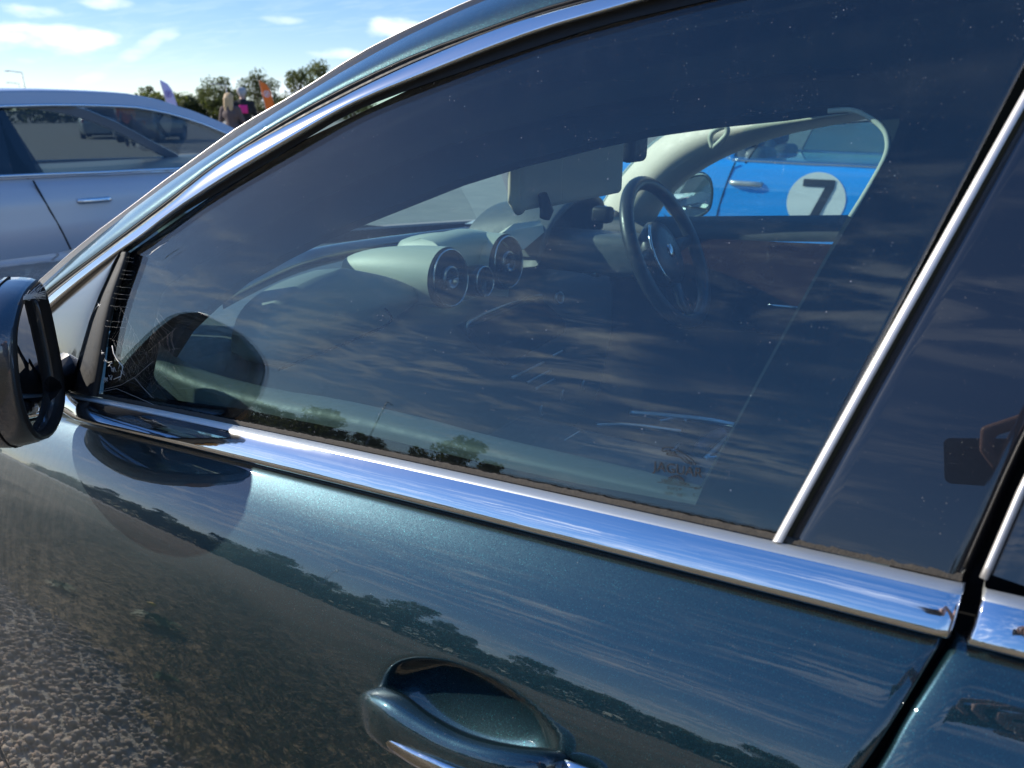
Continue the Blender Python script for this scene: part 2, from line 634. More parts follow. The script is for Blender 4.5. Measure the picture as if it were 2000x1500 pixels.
def Xb(Y):
    return 0.52 - 0.022 * Y + 0.040 * Y * Y


_b = np.array([onS(x, y, lambda Y, Z: Xb(Y)) for x, y in BPX])
_zc = np.polyfit(_b[:, 1], _b[:, 2], 2)


def zb(Y):
    Yc = np.clip(Y, -1.2, 1.7)
    return np.polyval(_zc, Yc)


def gX(Y, Z):                                   # side glass: leans in and curves
    v = max(Z - zb(Y), -0.25)
    return Xb(Y) + 0.006 + 0.335 * v + 0.29 * v * abs(v)


_v = np.linspace(0.03, 0.95, 400)
_tau = np.interp(_v, [.03, .036, .06, .10, .15, .22, .32, .45, .60, .95], [52, 48, 37, 27, 20, 12, 5, 0, -3, -9])
_o = 0.013 + np.concatenate(([0], np.cumsum(np.tan(np.radians(_tau))[:-1] * np.diff(_v))))


def o_v(v):
    return float(np.interp(v, _v, _o))


def bX(Y, Z):                                   # body side below the waist strip, glass surface above
    v = zb(Y) - Z
    if v <= 0: return gX(Y, Z)
    if v < .034: return Xb(Y) - .004 - .008 * (v / .034)
    return Xb(Y) - o_v(v)


def S(px, py, off=0.0):
    return onS(px, py, lambda Y, Z: gX(Y, Z) - off)


def curve_px(pts, n, it=1):
    return smooth_line(pts, n, it)


GL = [(2130, 600), (2060, 760), (1990, 905), (1940, 1020), (1893, 1133), (1866, 1226), (1845, 1250), (1798, 1329), (1740, 1425), (1697, 1489), (1640, 1570), (1560, 1690)]
GR = [(2150, 640), (2075, 800), (2003, 940), (1960, 1040), (1921, 1130), (1897, 1217), (1878, 1238), (1820, 1329), (1760, 1420), (1729, 1484), (1670, 1570), (1590, 1690)]


def gap_fit(pts):
    p = np.array([onS(x, y, bX) for x, y in curve_px(pts, 60, 2)])
    i = np.argsort(p[:, 2])
    return p[i, 2], p[i, 1]


_gl, _gr = gap_fit(GL), gap_fit(GR)
Ygl = lambda z: float(np.interp(z, *_gl))
Ygr = lambda z: float(np.interp(z, *_gr))


def Yend(fn, v):
    Y = 0.0
    for _ in range(30): Y = .5 * Y + .5 * fn(zb(Y) - v)
    return Y


# ---- front door: outer panel with the scooped handle recess
pc = onS(930, 1402, bX); pl_ = onS(752, 1330, bX); pr_ = onS(1090, 1478, bX); pt_ = onS(880, 1296, bX)
ax1 = (pr_ - pl_)[1:]; L1 = np.linalg.norm(ax1) / 2; ax1 = ax1 / np.linalg.norm(ax1); ax2 = np.array((-ax1[1], ax1[0]))
cc = ((pl_ + pr_) / 2)[1:]
L2 = abs(np.dot(pt_[1:] - cc, ax2)) * 1.0


def cup(Y, Z):
    d = np.array((Y, Z)) - cc
    q = math.hypot(np.dot(d, ax1) / L1, np.dot(d, ax2) / L2)
    if q >= 1.06: return 0.0
    e = min(1.0, max(0.0, (1.06 - q) / .40)); e = e * e * (3 - 2 * e)
    a_, s_ = np.dot(d, ax1) / L1, np.dot(d, ax2)
    return e * (.012 - .13 * s_) + .017 * max(0, 1 - q * q)


VS = np.concatenate((np.linspace(.037, .16, 40), np.linspace(.165, .36, 110), np.linspace(.365, .85, 40)))


def door_rows(Ya_fn, Yb, ncol, edge_a=True, edge_b=True, use_cup=False, dense=None):
    rows = []
    for v in VS:
        ya = Ya_fn(v)
        ts = np.linspace(0, 1, ncol) ** 1.0
        row = []
        zf = lambda Y: zb(Y) - v
        def P(Y, inn):
            Z = zf(Y)
            X = Xb(Y) - o_v(v) + inn + (cup(Y, Z) if use_cup else 0)
            return (X, Y, Z)
        sgn = 1 if Yb > ya else -1
        if edge_a: row += [P(ya, .024), P(ya, .006), P(ya + sgn * .0010, .0022), P(ya + sgn * .0030, .0004)]
        for t in ts[(1 if edge_a else 0):(-1 if edge_b else None)]: row.append(P(ya + sgn * .0045 + (Yb - ya - sgn * .009) * t, 0))
        if edge_b: row += [P(Yb - sgn * .0030, .0004), P(Yb - sgn * .0010, .0022), P(Yb, .006), P(Yb, .024)]
        rows.append(row)
    r0 = [(x + .014, y, z + .003) for x, y, z in rows[0]]     # turned-in top flange
    return [r0] + rows


YF = 1.46
front_door = sheet('front_door', door_rows(lambda v: Yend(Ygl, v), YF, 240, use_cup=True), M['green'], car)
rear_door = sheet('rear_door', door_rows(lambda v: Yend(Ygr, v), -1.05, 70), M['green'], car)
fender = sheet('front_wing', door_rows(lambda v: YF + .006, 2.75, 50), M['green'], car)
# dark inside of the shut lines
gp = curve_px([((a[0] + b[0]) / 2, (a[1] + b[1]) / 2) for a, b in zip(GL, GR)], 40, 2)
rows = []
for x, y in gp:
    p = onS(x, y, bX)
    rows.append([p + (.030, d, 0) for d in (-.05, .05)])
sheet('door_shut', rows, M['blackgap'], car)
# rubber lip standing in the gap next to the front door
tube('door_seal', [onS(x, y, bX) + (.016, .008, 0) for x, y in curve_px(GL, 50, 2)], .004, M['rubber'], car, 8)


# ---- bright waist strip (ledge + rounded face) on both doors
def waist(parent, Yfn, Y1, n, dirn):
    prof = [(.000, .0), (.0095, -.0012), (.0110, -.0028), (.0147, -.0065), (.0184, -.0115), (.0216, -.017), (.0243, -.0228), (.0258, -.0266), (.0252, -.0283), (.009, -.0292)]
    ft = np.linspace(0, 1, n)
    rows, ledge = [], []
    for k, (o, dz) in enumerate(prof):
        ya = Yfn(-dz)
        row = []
        for t in ft:
            Y = ya + (Y1 - ya) * t
            taper = min(1.0, .25 + 9 * abs(Y - Y1)) if dirn > 0 else 1.0
            row.append((Xb(Y) - o * (.55 + .45 * taper), Y, zb(Y) + dz * (.6 + .4 * taper)))
        # closed, rounded end at the gap
        row = [(row[0][0] + .014, row[0][1], row[0][2]), (row[0][0] + .002, row[0][1] + dirn * .0002, row[0][2])] + [(row[0][0] + .0003, row[0][1] + dirn * .0018, row[0][2])] + row[1:]
        rows.append(row)
    o = sheet('waist_strip', rows[2:], M['trim_w'], parent)
    sheet('strip_ledge', rows[:3], M['ledge'], parent)
    # black gap under the strip
    r = []
    for dz, inn in ((-.0285, .002), (-.031, .0055), (-.0375, .0055), (-.041, .001)):
        ya = Yfn(-dz)
        r.append([(Xb(Y) - .0125 + inn, Y, zb(Y) + dz) for Y in np.linspace(ya, Y1, n)])
    sheet('strip_underlay', r, M['blackgap'], parent)
    return o


tt = NT('waist_bright_trim')
tt.set(tt.p.inputs['Base Color'], (.74, .75, .77)); tt.p.inputs['Metallic'].default_value = 1.0
tt.p.inputs['Roughness'].default_value = .05
tt.l.new(tt.bump(tt.noise(30, 2), .02, .01), tt.p.inputs['Normal'])
M['trim_w'] = tt.surf(tt.mixs(dust_mask(tt, .035, .3, 1500, False), tt.p.outputs[0], tt.diffuse((.5, .48, .45))))
YW = float(_b[0, 1]) + .012
waist(front_door, lambda v: Yend(Ygl, v) + .0015, YW, 130, +1)
waist(rear_door, lambda v: Yend(Ygr, v) - .0015, -1.02, 40, -1)
# felt wiper between ledge and glass, with gathered dirt
rows = []
for i in range(8):
    q = i / 7
    rows.append([(Xb(Y) + .001 + .006 * q, Y, zb(Y) + .0005 + .0035 * math.sin(math.pi * q) * (1 + .25 * random.uniform(-1, 1))) for Y in np.linspace(Yend(Ygl, 0) + .004, YW - .01, 300)])
sheet('window_wiper_seal', rows, M['dirtrub'], front_door)

# ---- bright window surround, rubbers, painted pillar
OUT = [(-60, 668), (78, 548), (162, 474), (284, 383), (300, 370), (412, 287), (476, 242), (580, 183), (704, 103), (790, 60), (820, 46), (916, 2), (1000, -32), (1150, -85), (1500, -185)]
PU = [(-55, 680), (86, 553), (168, 480), (290, 385), (418, 296), (580, 193), (704, 119), (820, 57), (945, 1), (1050, -40), (1180, -85), (1540, -185)]
PL = [(-52, 697), (88, 571), (156, 519), (220, 471), (332, 387), (428, 312), (580, 218), (704, 153), (820, 100), (964, 48), (1060, 14), (1108, 1), (1250, -42), (1600, -130)]
CU = [(-50, 712), (90, 582), (156, 529), (220, 482), (268, 447), (340, 393), (380, 356), (428, 320), (476, 290), (580, 235), (656, 197), (720, 164), (820, 118), (964, 58), (1060, 27), (1156, 1), (1300, -35), (1650, -115)]
CL = [(-45, 729), (97, 599), (172, 537), (236, 489), (268, 469), (340, 412), (428, 354), (492, 316), (580, 264), (656, 219), (720, 188), (820, 148), (940, 100), (1060, 56), (1180, 22), (1252, 1), (1400, -38), (1720, -110)]
RL = [(236, 500), (254, 490), (340, 426), (460, 356), (580, 282), (680, 222), (768, 187), (820, 168), (940, 127), (1060, 86), (1180, 48), (1300, 20), (1450, -15), (1780, -85)]
CL2 = [(236, 490)] + CL[4:]
NC = 120


def band(name, c1, c2, offs, m, parent, n=NC, sh1=None, sh2=None):
    """Strip between two traced edges; offs: stand-off along the section. sh: depth of the turned-in returns."""
    a, b = curve_px(c1, n), curve_px(c2, n)
    rows = []
    k = len(offs)
    for i, o in enumerate(offs):
        t = i / (k - 1)
        rows.append([S(*(a[j] * (1 - t) + b[j] * t), off=o) for j in range(n)])
    if sh1: rows.insert(0, [p + (sh1, 0, 0) for p in rows[0]])
    if sh2: rows.append([p + (sh2, 0, 0) for p in rows[-1]])
    return sheet(name, rows, m, parent)


band('window_surround', CU, CL, [.0135, .0150, .0156, .0158, .0157, .0153, .0140], M['trim'], front_door, sh1=.012, sh2=.014)
band('window_rubber', CL2, RL, [.004, .0035, .001], M['rubber'], front_door)
band('roof_gutter', PL, CU, [.000, -.004, .000], M['rubber'], car)
ppl = curve_px(PL, NC)
tube('gutter_bead', [S(x + 1.5, y + 3.5, .004) for x, y in ppl], .0014, M['rubber'], car, 6)
band('pillar_skin', PU, PL, [-.022, -.010, -.003, .001, .002, .001], M['green_dusty'], car)
band('screen_gutter', OUT, PU, [-.050, -.040, -.026], M['rubber'], car)
tube('screen_trim', [S(x, y, -.050) for x, y in curve_px(OUT, NC)], .0013, M['satin'], car, 6)

# ---- the mirror triangle and its upright rubber
tri_l = curve_px([(60, 640), (97, 602), (172, 540), (232, 494)], 30)
tri_r = curve_px([(128, 768), (136, 765), (140, 750), (154, 695), (182, 600), (231, 496)], 30)
rows = []
for i in range(9):
    t = i / 8
    rows.append([S(*(tri_l[j] * (1 - t) + tri_r[j] * t), off=.003 + .012 * math.sin(math.pi * (.12 + .5 * t))) for j in range(30)])
sheet('corner_cover', rows, M['gloss'], front_door)
bar_l = curve_px([(136, 768), (154, 695), (182, 600), (231, 492)], 30)
bar_r = curve_px([(192, 776), (205, 700), (212, 650), (228, 580), (250, 516), (255, 492)], 30)
rows = []
for i in range(9):
    t = i / 8
    rows.append([S(*(bar_l[j] * (1 - t) + bar_r[j] * t), off=.004 + .010 * math.sin(math.pi * t) ** .6) for j in range(30)])
sheet('corner_rubber', rows, M['rubber'], front_door)

# ---- door glass
bot = curve_px([(150, 776)] + [(x, y + 5) for x, y in BPX[1:-2]] + [(1516, 1064)], 110, 1)
top = curve_px([(243, 494)] + [((a[0] + b[0]) / 2, (a[1] + b[1]) / 2) for a, b in zip(CL2[1:], [(254, 490), (300, 452), (385, 398), (475, 345), (580, 282), (655, 236), (715, 205), (820, 168), (940, 127), (1060, 86), (1180, 48), (1250, 31), (1400, -5), (1720, -75)])] + [(2160, -180)], 110, 1)
rows = []
for i in range(70):
    t = i / 69
    rows.append([S(*(bot[j] * (1 - t) + top[j] * t)) + (.002, 0, 0) for j in range(110)])
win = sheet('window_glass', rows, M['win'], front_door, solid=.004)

# ---- bright divider, gloss pillar cover, rear door upper
DL = [(1508, 1057), (1702, 705), (1817, 500), (2000, 176), (2200, -180)]
DR = [(1527, 1061), (1723, 705), (1840, 500), (2002, 206), (2215, -165)]
DG = [(1537, 1064), (1732, 705), (1848, 500), (2010, 211), (2225, -160)]
band('divider_strip', DL, DR, [.006, .008, .0085, .0085, .008], M['satin'], front_door, 40, sh1=.010, sh2=.010)
band('divider_gap', DR, [(x + 16, y + 6) for x, y in DR], [-.012, -.012], M['blackgap'], front_door, 40)
rows = []
la = curve_px(DG, 60); lb = curve_px([(1890, 1134), (1940, 1020), (1990, 905), (2060, 760), (2130, 600), (2240, 330), (2400, -60)], 60)
for i in range(24):
    t = i / 23
    o = -.010 if i == 0 else (.002 if i == 1 else .004)
    if i >= 22: o = .002 if i == 22 else -.014
    tt_ = 0 if i == 0 else (.004 if i == 1 else (1 if i == 23 else t))
    rows.append([S(*(la[j] * (1 - tt_) + lb[j] * tt_), off=o) for j in range(60)])
sheet('pillar_cover', rows, M['gloss'], front_door)
ra = curve_px([(1921, 1130), (1960, 1040), (2003, 940), (2075, 800), (2150, 640), (2270, 370), (2430, -20)], 50)
tube('rear_frame_edge', [S(x, y, .003) for x, y in ra], .0026, M['satin'], rear_door, 8)
rows = []
for i in range(14):
    t = i / 13
    rows.append([np.array((gX(p[1] - .45 * t, p[2]) - (.001 if i else -.006), p[1] - .0035 - .45 * t, p[2])) for p in [S(x, y, .002) for x, y in ra]])
sheet('rear_pillar_cover', rows, M['gloss'], rear_door)

# ---- door handle with bright insert
def B(px, py, off): return onS(px, py, lambda Y, Z: bX(Y, Z) - off)
hp = [(716, 1384, -.004), (720, 1384, .010), (733, 1387, .024), (765, 1404, .032), (815, 1437, .035), (870, 1468, .036), (930, 1492, .036), (990, 1507, .033), (1045, 1512, .024), (1078, 1508, .010), (1090, 1504, -.004)]
hp = smooth_line([(x, y + 2 - 6 * (x - 716) / 374, o) for x, y, o in hp], 44, 2)
tS = np.linspace(0, 1, 44)
hr = np.interp(tS, [0, .06, .16, .3, .5, .75, .92, 1], [.014, .0215, .0230, .0205, .0190, .0185, .0170, .014])
handle = tube('door_handle', [B(*p) for p in hp], list(hr), M['green'], front_door, 32, flat=.66, sq=.62)
ip = smooth_line([(716, 1416, .036), (742, 1440, .0435), (790, 1472, .0475), (850, 1502, .0490), (920, 1528, .049), (990, 1546, .045)], 26, 2)
tube('handle_insert', [B(*p) for p in ip], list(np.interp(np.linspace(0, 1, 26), [0, .12, .5, .9, 1], [.001, .0055, .0092, .007, .001])), M['chrome'], front_door, 14, flat=.38)
kp = [B(1100, 1512, .004), B(1108, 1514, .010), B(1155, 1532, .010), B(1172, 1538, .004)]
tube('lock_cap', smooth_line(kp, 12, 1), list(np.interp(np.linspace(0, 1, 12), [0, .1, .8, 1], [.009, .0115, .0115, .008])), M['chrome'], front_door, 16, flat=.4)

# ---- folded door mirror
RIM = [(72, 547), (52, 566), (40, 590), (28, 640), (28, 693), (34, 755), (46, 808), (62, 846), (80, 860), (96, 855), (110, 838), (122, 808), (127, 773), (121, 720), (107, 648), (95, 592), (86, 560)]
rimp = resample(smooth_line(RIM + [RIM[0]], 61, 2), 61)[:-1]
def rim3(x, y, dt=0):
    t = .87 + (x - 28) / 99 * .22 + dt
    d = ray(x, y)
    return d * t + (0, 0, CAM_Z)
R3 = np.array([rim3(x, y) for x, y in rimp]); rc = R3.mean(0)
e_in = np.array((.80, -.60, .0)); bk = -e_in
def loop(sc_, dpt, dz=0): return [rc + (p - rc) * sc_ + bk * dpt + (0, 0, dz) for p in R3]
mirror_rows = [loop(.88, .014), loop(.925, .004), loop(.965, -.001), loop(1.0, .000), loop(1.03, .006), loop(1.05, .018), loop(1.06, .035), loop(1.03, .055), loop(.93, .075), loop(.75, .092), loop(.48, .103), loop(.2, .107), loop(.01, .108)]
wing_mirror = sheet('wing_mirror', mirror_rows, paint('veiled_shell_paint', (.016, .030, .045), metal=.6, rough=.4, dust=.10), car, closed=True)  # shell paint bluer and dustier than the car, with lens veil painted in
sheet('mirror_rim', [loop(.90, .0125), loop(.905, .006), loop(.93, .0015), loop(.965, -.0022), loop(1.002, -.0012), loop(1.012, .004)], M['rubber'], wing_mirror, closed=True)
sheet('mirror_glass', [loop(.90, .0125), loop(.5, .0125), loop(.01, .0125)], M['mirror'], wing_mirror, closed=True, smooth=False)
arm0 = rc + (R3[20] - rc) * .4 + bk * .035
arm_end = np.array((Xb(1.12) + .01, 1.12, float(zb(1.12)) + .03))
tube('mirror_arm', [rc + bk * .04 + (0, .02, -.045), (rc + bk * .04 + arm_end) / 2 + (-.02, .01, -.035), arm_end], [.026, .024, .028], M['gloss'], wing_mirror, 14)
# amber reflection built as a small part, and seam round the shell
seam = loop(1.058, .030)
tube('shell_seam', seam + [seam[0]], .0014, M['blackgap'], wing_mirror, 6)
lp = loop(1.055, .043)[21:27]
tube('amber_reflection', [p + (-.001, -.002, 0) for p in lp], [.002, .006, .008, .008, .006, .002], M['amber'], wing_mirror, 10, flat=.35)

# ---- bonnet, roof, far side shell, floor
rows = []
for k in range(25):
    t = k / 24
    X = Xb(1.5) + .01 + (2.44 - 2 * Xb(1.5) - .02) * t
    s = math.sin(math.pi * t)
    rows.append([(X + (0.03 if t < .5 else -.03) * (Y - 1.5) * 0, Y, .845 + .070 * s ** .55 - .05 * (Y - 1.45) - .05 * max(0, Y - 2.2) ** 2 + .018 * math.exp(-((abs(t - .5) - .25) / .06) ** 2)) for Y in np.linspace(1.47, 2.8, 22)])
sheet('bonnet', rows, paint('bonnet_paint', (.004, .030, .034), metal=.7, rough=.3, dust=.10, specks=.3), car)
RZ = float(S(1500, -185, -.05)[2]); RX = float(S(1500, -185, -.05)[0])
rows = []
for k in range(21):
    t = k / 20
    rows.append([(RX - .02 + (2.44 - 2 * RX + .04) * t, Y, RZ + .004 + .05 * math.sin(math.pi * t) ** .6 - .12 * max(0, -Y - .5) ** 2 - .10 * max(0, Y - .1) ** 2) for Y in np.linspace(.50, -1.9, 24)])
sheet('roof', rows, M['green'], car, solid=.02)
rows = [[(x, y, z - .05) for x, y, z in r] for r in rows]
sheet('headlining', rows, M['headl'], car)
fx = lambda X: 2.44 - X
farb = []
for v in (.03, .1, .2, .35, .5, .75):
    farb.append([(fx(Xb(Y) - o_v(v)), Y, .985 + .03 * (0 if Y > 0 else 1) - v) for Y in np.linspace(2.7, -1.6, 30)])
sheet('far_side_body', farb, M['green'], car)
box('floor_pan', (.62, -1.6, .22), (1.82, 1.5, .27), M['carpet'], car)
box('rear_bulkhead', (.56, -1.65, .27), (1.88, -1.6, 1.36), M['carpet'], car)
box('far_door_card', (1.865, -1.6, .27), (1.885, 1.5, .90), M['carpet'], car)
rows = [[(Xb(Y) + .03, Y, z * zb(Y) + (1 - z) * .27 - .045 * z) for Y in np.linspace(1.45, -1.6, 20)] for z in (1, .5, 0)]
sheet('near_door_card', rows, M['dash'], car)

# ================================================================== inside the car
M['headl2'] = mat('black_opening_trim', (.030, .035, .037), 1.0, spec=.0)
# inner frame of the door behind the glass
O1 = [(308, 597), (318, 572), (332, 555), (385, 520), (455, 481), (507, 450), (600, 399), (705, 352), (845, 294), (950, 262), (1055, 235), (1160, 208), (1300, 182), (1350, 172), (1483, 152), (1600, 135), (1650, 133), (1697, 141), (1731, 165), (1755, 205), (1757, 240), (1734, 301), (1675, 408), (1617, 504), (1550, 624), (1439, 828), (1379, 939), (1358, 986), (1130, 945), (950, 905), (700, 845), (480, 800), (330, 780), (296, 740), (296, 660)]
outer1 = [(200, 780), (215, 640), (245, 500), (420, 378), (600, 270), (820, 165), (1060, 83), (1300, 18), (1560, -45), (1900, -120), (2190, -170), (1860, 430), (1560, 1000), (1515, 1075), (1280, 1030), (1000, 972), (655, 895), (340, 825)]
pts, tri = poly_holes(outer1, [O1])
part('inner_door_frame', [onS(x, y, lambda Y, Z: gX(Y, Z) + .034) for x, y in pts], tri, M['seal'], front_door, smooth=False)
# the body opening, further in: pillar trim and roof rail with a soft seal
O2 = [(690, 441), (796, 399), (901, 357), (1020, 320), (1083, 305), (1160, 285), (1226, 271), (1262, 262), (1350, 249), (1419, 239), (1537, 228), (1617, 216), (1665, 212), (1697, 227), (1726, 250), (1734, 275), (1731, 304), (1697, 365), (1659, 425), (1600, 530), (1500, 710), (1340, 1010), (900, 930), (420, 800), (340, 760), (335, 700), (370, 645), (420, 597), (480, 548), (560, 503), (640, 463)]
outer2 = [(230, 800), (240, 620), (300, 540), (507, 425), (705, 325), (950, 237), (1160, 183), (1350, 146), (1600, 105), (1700, 105), (1790, 160), (1800, 260), (1700, 460), (1470, 900), (1390, 1060), (900, 970), (420, 860)]
pts, tri = poly_holes(outer2, [O2])
part('body_opening', [onS(x, y, lambda Y, Z: gX(Y, Z) + .085) for x, y in pts], tri, M['headl2'], car, smooth=False, solid=.014)
sp = curve_px([(1617, 217), (1665, 213), (1697, 228), (1726, 250), (1735, 275), (1732, 304), (1698, 365), (1661, 424)], 40, 2)
tube('opening_seal', [onS(x, y, lambda Y, Z: gX(Y, Z) + .078) for x, y in sp], .0022, M['creamd'], car, 8)
# lit top of the near door trim
up = curve_px([(312, 672), (350, 704), (420, 732), (550, 763), (655, 777), (830, 816), (950, 850), (1180, 902), (1300, 930), (1392, 955)], 60)
dn = curve_px([(300, 730), (350, 752), (420, 772), (550, 806), (655, 824), (830, 864), (950, 892), (1180, 942), (1300, 966), (1382, 990)], 60)
rows = []
for i in range(7):
    t = i / 6
    bulge = .010 * math.sin(math.pi * t)
    rows.append([onS(*(up[j] * (1 - t) + dn[j] * t), lambda Y, Z: Xb(Y) + .088 - .040 * t - bulge) for j in range(60)])
rows.insert(0, [p + (.03, 0, -.05) for p in rows[0]])
rows.append([p + (.012, 0, -.09) for p in rows[-1]])
sheet('door_sill_trim', rows, mat('grey_green_trim', (.065, .078, .072), .6, var=.1, vscale=90, bump=.2, bscale=900), front_door)

# windscreen
base_n = smooth_line([(.60, 1.10, .975), (.80, 1.36, 1.0), (1.22, 1.56, 1.015), (1.62, 1.38, 1.012), (1.80, 1.10, 1.03)], 26, 2)
topl = smooth_line([(.80, .50, 1.375), (1.22, .56, 1.395), (1.66, .50, 1.375)], 26, 1)
rows = [[base_n[j] * (1 - t) + topl[j] * t + np.array((0, .05, .035)) * math.sin(math.pi * t) for j in range(26)] for t in np.linspace(0, 1, 14)]
sheet('windscreen', rows, M['wind'], car)
hd = [[topl[j] + np.array((0, dy, dz)) for j in range(26)] for dy, dz in ((.03, .012), (-.06, .0), (-.16, .02))]
sheet('screen_header', hd, M['headl'], car, solid=.015)
dk = [[base_n[j] + np.array((0, dy, dz)) for j in range(26)] for dy, dz in ((.10, -.05), (.03, -.008), (0, -.004), (-.03, -.006))]
sheet('screen_cowl', dk, M['rubber'], car)

# dashboard body
sec = [(1.12, 1.006), (1.04, 1.012), (.98, 1.004), (.93, .97), (.905, .92), (.90, .80), (.93, .62), (1.0, .5)]
dash_rows = []
for t in np.linspace(0, 1, 24):
    X = .64 + (1.83 - .64) * t
    k = math.sin(math.pi * t)
    dash_rows.append([(X, y + (.36 * k - .02 if i == 0 else .06 * (k - 1)), z - .035 * (1 - k) - .018) for i, (y, z) in enumerate(sec)])
dashboard = sheet('dashboard', dash_rows, M['dash'], car)


M['knob'] = mat('dark_chrome_knob', (.30, .32, .35), .22, 1.0)


def pod(px, py, X, tip, mtl, r=.054):
    c = onX(px, py, X)
    ax = np.array((.0, -1.0, .10)); ax /= np.linalg.norm(ax)
    tp = np.array(tip)
    L = tp - c
    rows = []
    for t in np.linspace(0, 1, 14):
        cen = c + L * t
        rr = r * math.sqrt(max(0.0, 1 - t ** 1.9)) * 1.04 + .001
        rows.append([cen + np.array((rr * math.cos(a), 0, rr * math.sin(a) - (1 - t) * 0)) for a in np.linspace(0, 2 * math.pi, 33)[:-1]])
    o = sheet('vent_pod', rows, mtl, dashboard, closed=True)
    V, Fc = lathe_data(c - ax * .006, ax, [(0, r * 1.02), (.012, r * 1.03), (.017, r * .98), (.017, r * .90), (.010, r * .86), (-.004, r * .80), (-.006, .0)], 40)
    v = part('air_vent', V, Fc, M['rubber'], dashboard)
    tube('vent_ring', ring_path(c + ax * .0115, r * .955, ax, 40), .0016, M['chrome'], dashboard, 6, closed=True)
    V, Fc = lathe_data(c + ax * .002, ax, [(0, r * .42), (.008, r * .44), (.012, r * .40), (.012, r * .30), (.006, r * .26), (.005, 0)], 32)
    part('vent_knob', V, Fc, M['knob'], dashboard)
    bars = [tube_data([c + ax * .004 + np.array((-r * .42, 0, z)), c + ax * .004 + np.array((-r * .8, 0, z))], .0014, 6) for z in (-.012, 0, .012)]
    bars += [tube_data([c + ax * .004 + np.array((r * .42, 0, z)), c + ax * .004 + np.array((r * .8, 0, z))], .0014, 6) for z in (-.012, 0, .012)]
    bars.append(tube_data([c + ax * .014 + np.array((-r * .3, 0, .0)), c + ax * .014 + np.array((r * .3, 0, .0))], .002, 6))
    V, Fc = join_data(bars); o2 = part('vent_vanes', V, Fc, M['rubber'], dashboard); o2['kind'] = 'stuff'
    return c


tipL = onX(668, 521, 1.10)
pod(872, 543, 1.12, tipL, mat('pale_green_leather', (.46, .49, .40), .5, bump=.15, bscale=900))
cR = onX(985, 512, 1.31)
pod(985, 512, 1.31, cR + np.array((-.02, .27, .006)), bpy.data.materials['pale_green_leather'])
cK = onX(943, 549, 1.215)
V, Fc = lathe_data(cK, (0, -1, .1), [(-.03, .03), (0, .031), (.006, .029), (.006, .026), (.001, .025), (.0, 0)], 32)
part('dash_clock', V, Fc, M['screen'], dashboard)
tube('clock_ring', ring_path(cK + (0, -.006, 0), .0285, (0, -1, .1), 36), .0016, M['chrome'], dashboard, 6, closed=True)
# pod bridge and hood over the vents
bp = smooth_line([onX(862, 474, 1.15), onX(905, 461, 1.20), onX(950, 452, 1.28), onX(1000, 462, 1.36)], 16, 2)
rows = [[p + np.array((0, dy, dz)) for p in bp] for dy, dz in ((.10, -.012), (.05, .004), (.02, .0), (-.004, -.014), (.0, -.05), (.01, -.13))]
sheet('vent_hood', rows, bpy.data.materials['pale_green_leather'], dashboard)
# binnacle panel right of the pods, cream
q = [onX(1003, 437, 1.42), onX(1072, 428, 1.52), onX(1084, 436, 1.52), onX(1022, 488, 1.40), onX(985, 452, 1.38)]
part('binnacle_top', q + [p + (0, .05, -.03) for p in q], [(0, 1, 2, 3, 4), (9, 8, 7, 6, 5)] + [(i, (i + 1) % 5, 5 + (i + 1) % 5, 5 + i) for i in range(5)], M['cream'], dashboard, smooth=False)
# walnut band sweeping round under the screen
wu = curve_px([(430, 572), (480, 545), (560, 505), (640, 482), (760, 464), (900, 447), (1010, 436)], 40, 2)
wd = curve_px([(436, 604), (490, 574), (570, 535), (650, 508), (770, 486), (905, 466), (1012, 452)], 40, 2)
wy = np.interp(np.linspace(0, 1, 40), [0, .3, .7, 1], [.93, 1.08, 1.19, 1.13])
wr = [[onY(*wu[j], wy[j]) + (0, .02, 0) for j in range(40)], [onY(*wu[j], wy[j]) for j in range(40)], [onY(*wd[j], wy[j] - .012) for j in range(40)], [onY(*wd[j], wy[j] - .012) + (0, .02, -.01) for j in range(40)]]
sheet('walnut_band', wr, M['wood'], dashboard)
# glovebox fascia, bulging, with the lid line
fp = [(668, 523), (600, 545), (545, 577), (515, 612), (502, 660), (503, 705), (540, 716), (600, 702), (680, 668), (740, 643), (768, 624), (800, 600), (840, 578), (800, 556), (750, 538)]
cxy = np.mean(fp, axis=0)
rows = []
for s in (1.0, .97, .85, .6, .3, .02):
    rows.append([onY(*(cxy + (np.array(p) - cxy) * s), .885 - .035 * (1 - s ** 3)) for p in smooth_line(fp + [fp[0]], 48, 2)[:-1]])
rows.insert(0, [p + (0, .06, -.01) for p in rows[0]])
sheet('glovebox_fascia', rows, mat('teal_grey_leather', (.22, .25, .225), .55, bump=.15, bscale=900), dashboard, closed=True)
tube('glovebox_edge', [onY(x, y, .845) for x, y in smooth_line([(545, 722), (600, 700), (680, 668), (740, 643), (764, 630), (766, 618), (752, 603)], 30, 2)], .0022, M['seal'], dashboard, 6)
# fine trim lines and switches of the centre stack
silver = mat('brushed_switch_trim', (.80, .84, .88), .30, 1.0)


def line(name, pts, Y, r, m=silver, par=dashboard):
    return tube(name, [onY(x, y, Y) for x, y in smooth_line(pts, max(8, 5 * len(pts)), 1)], r * 1.5, m, par, 6)


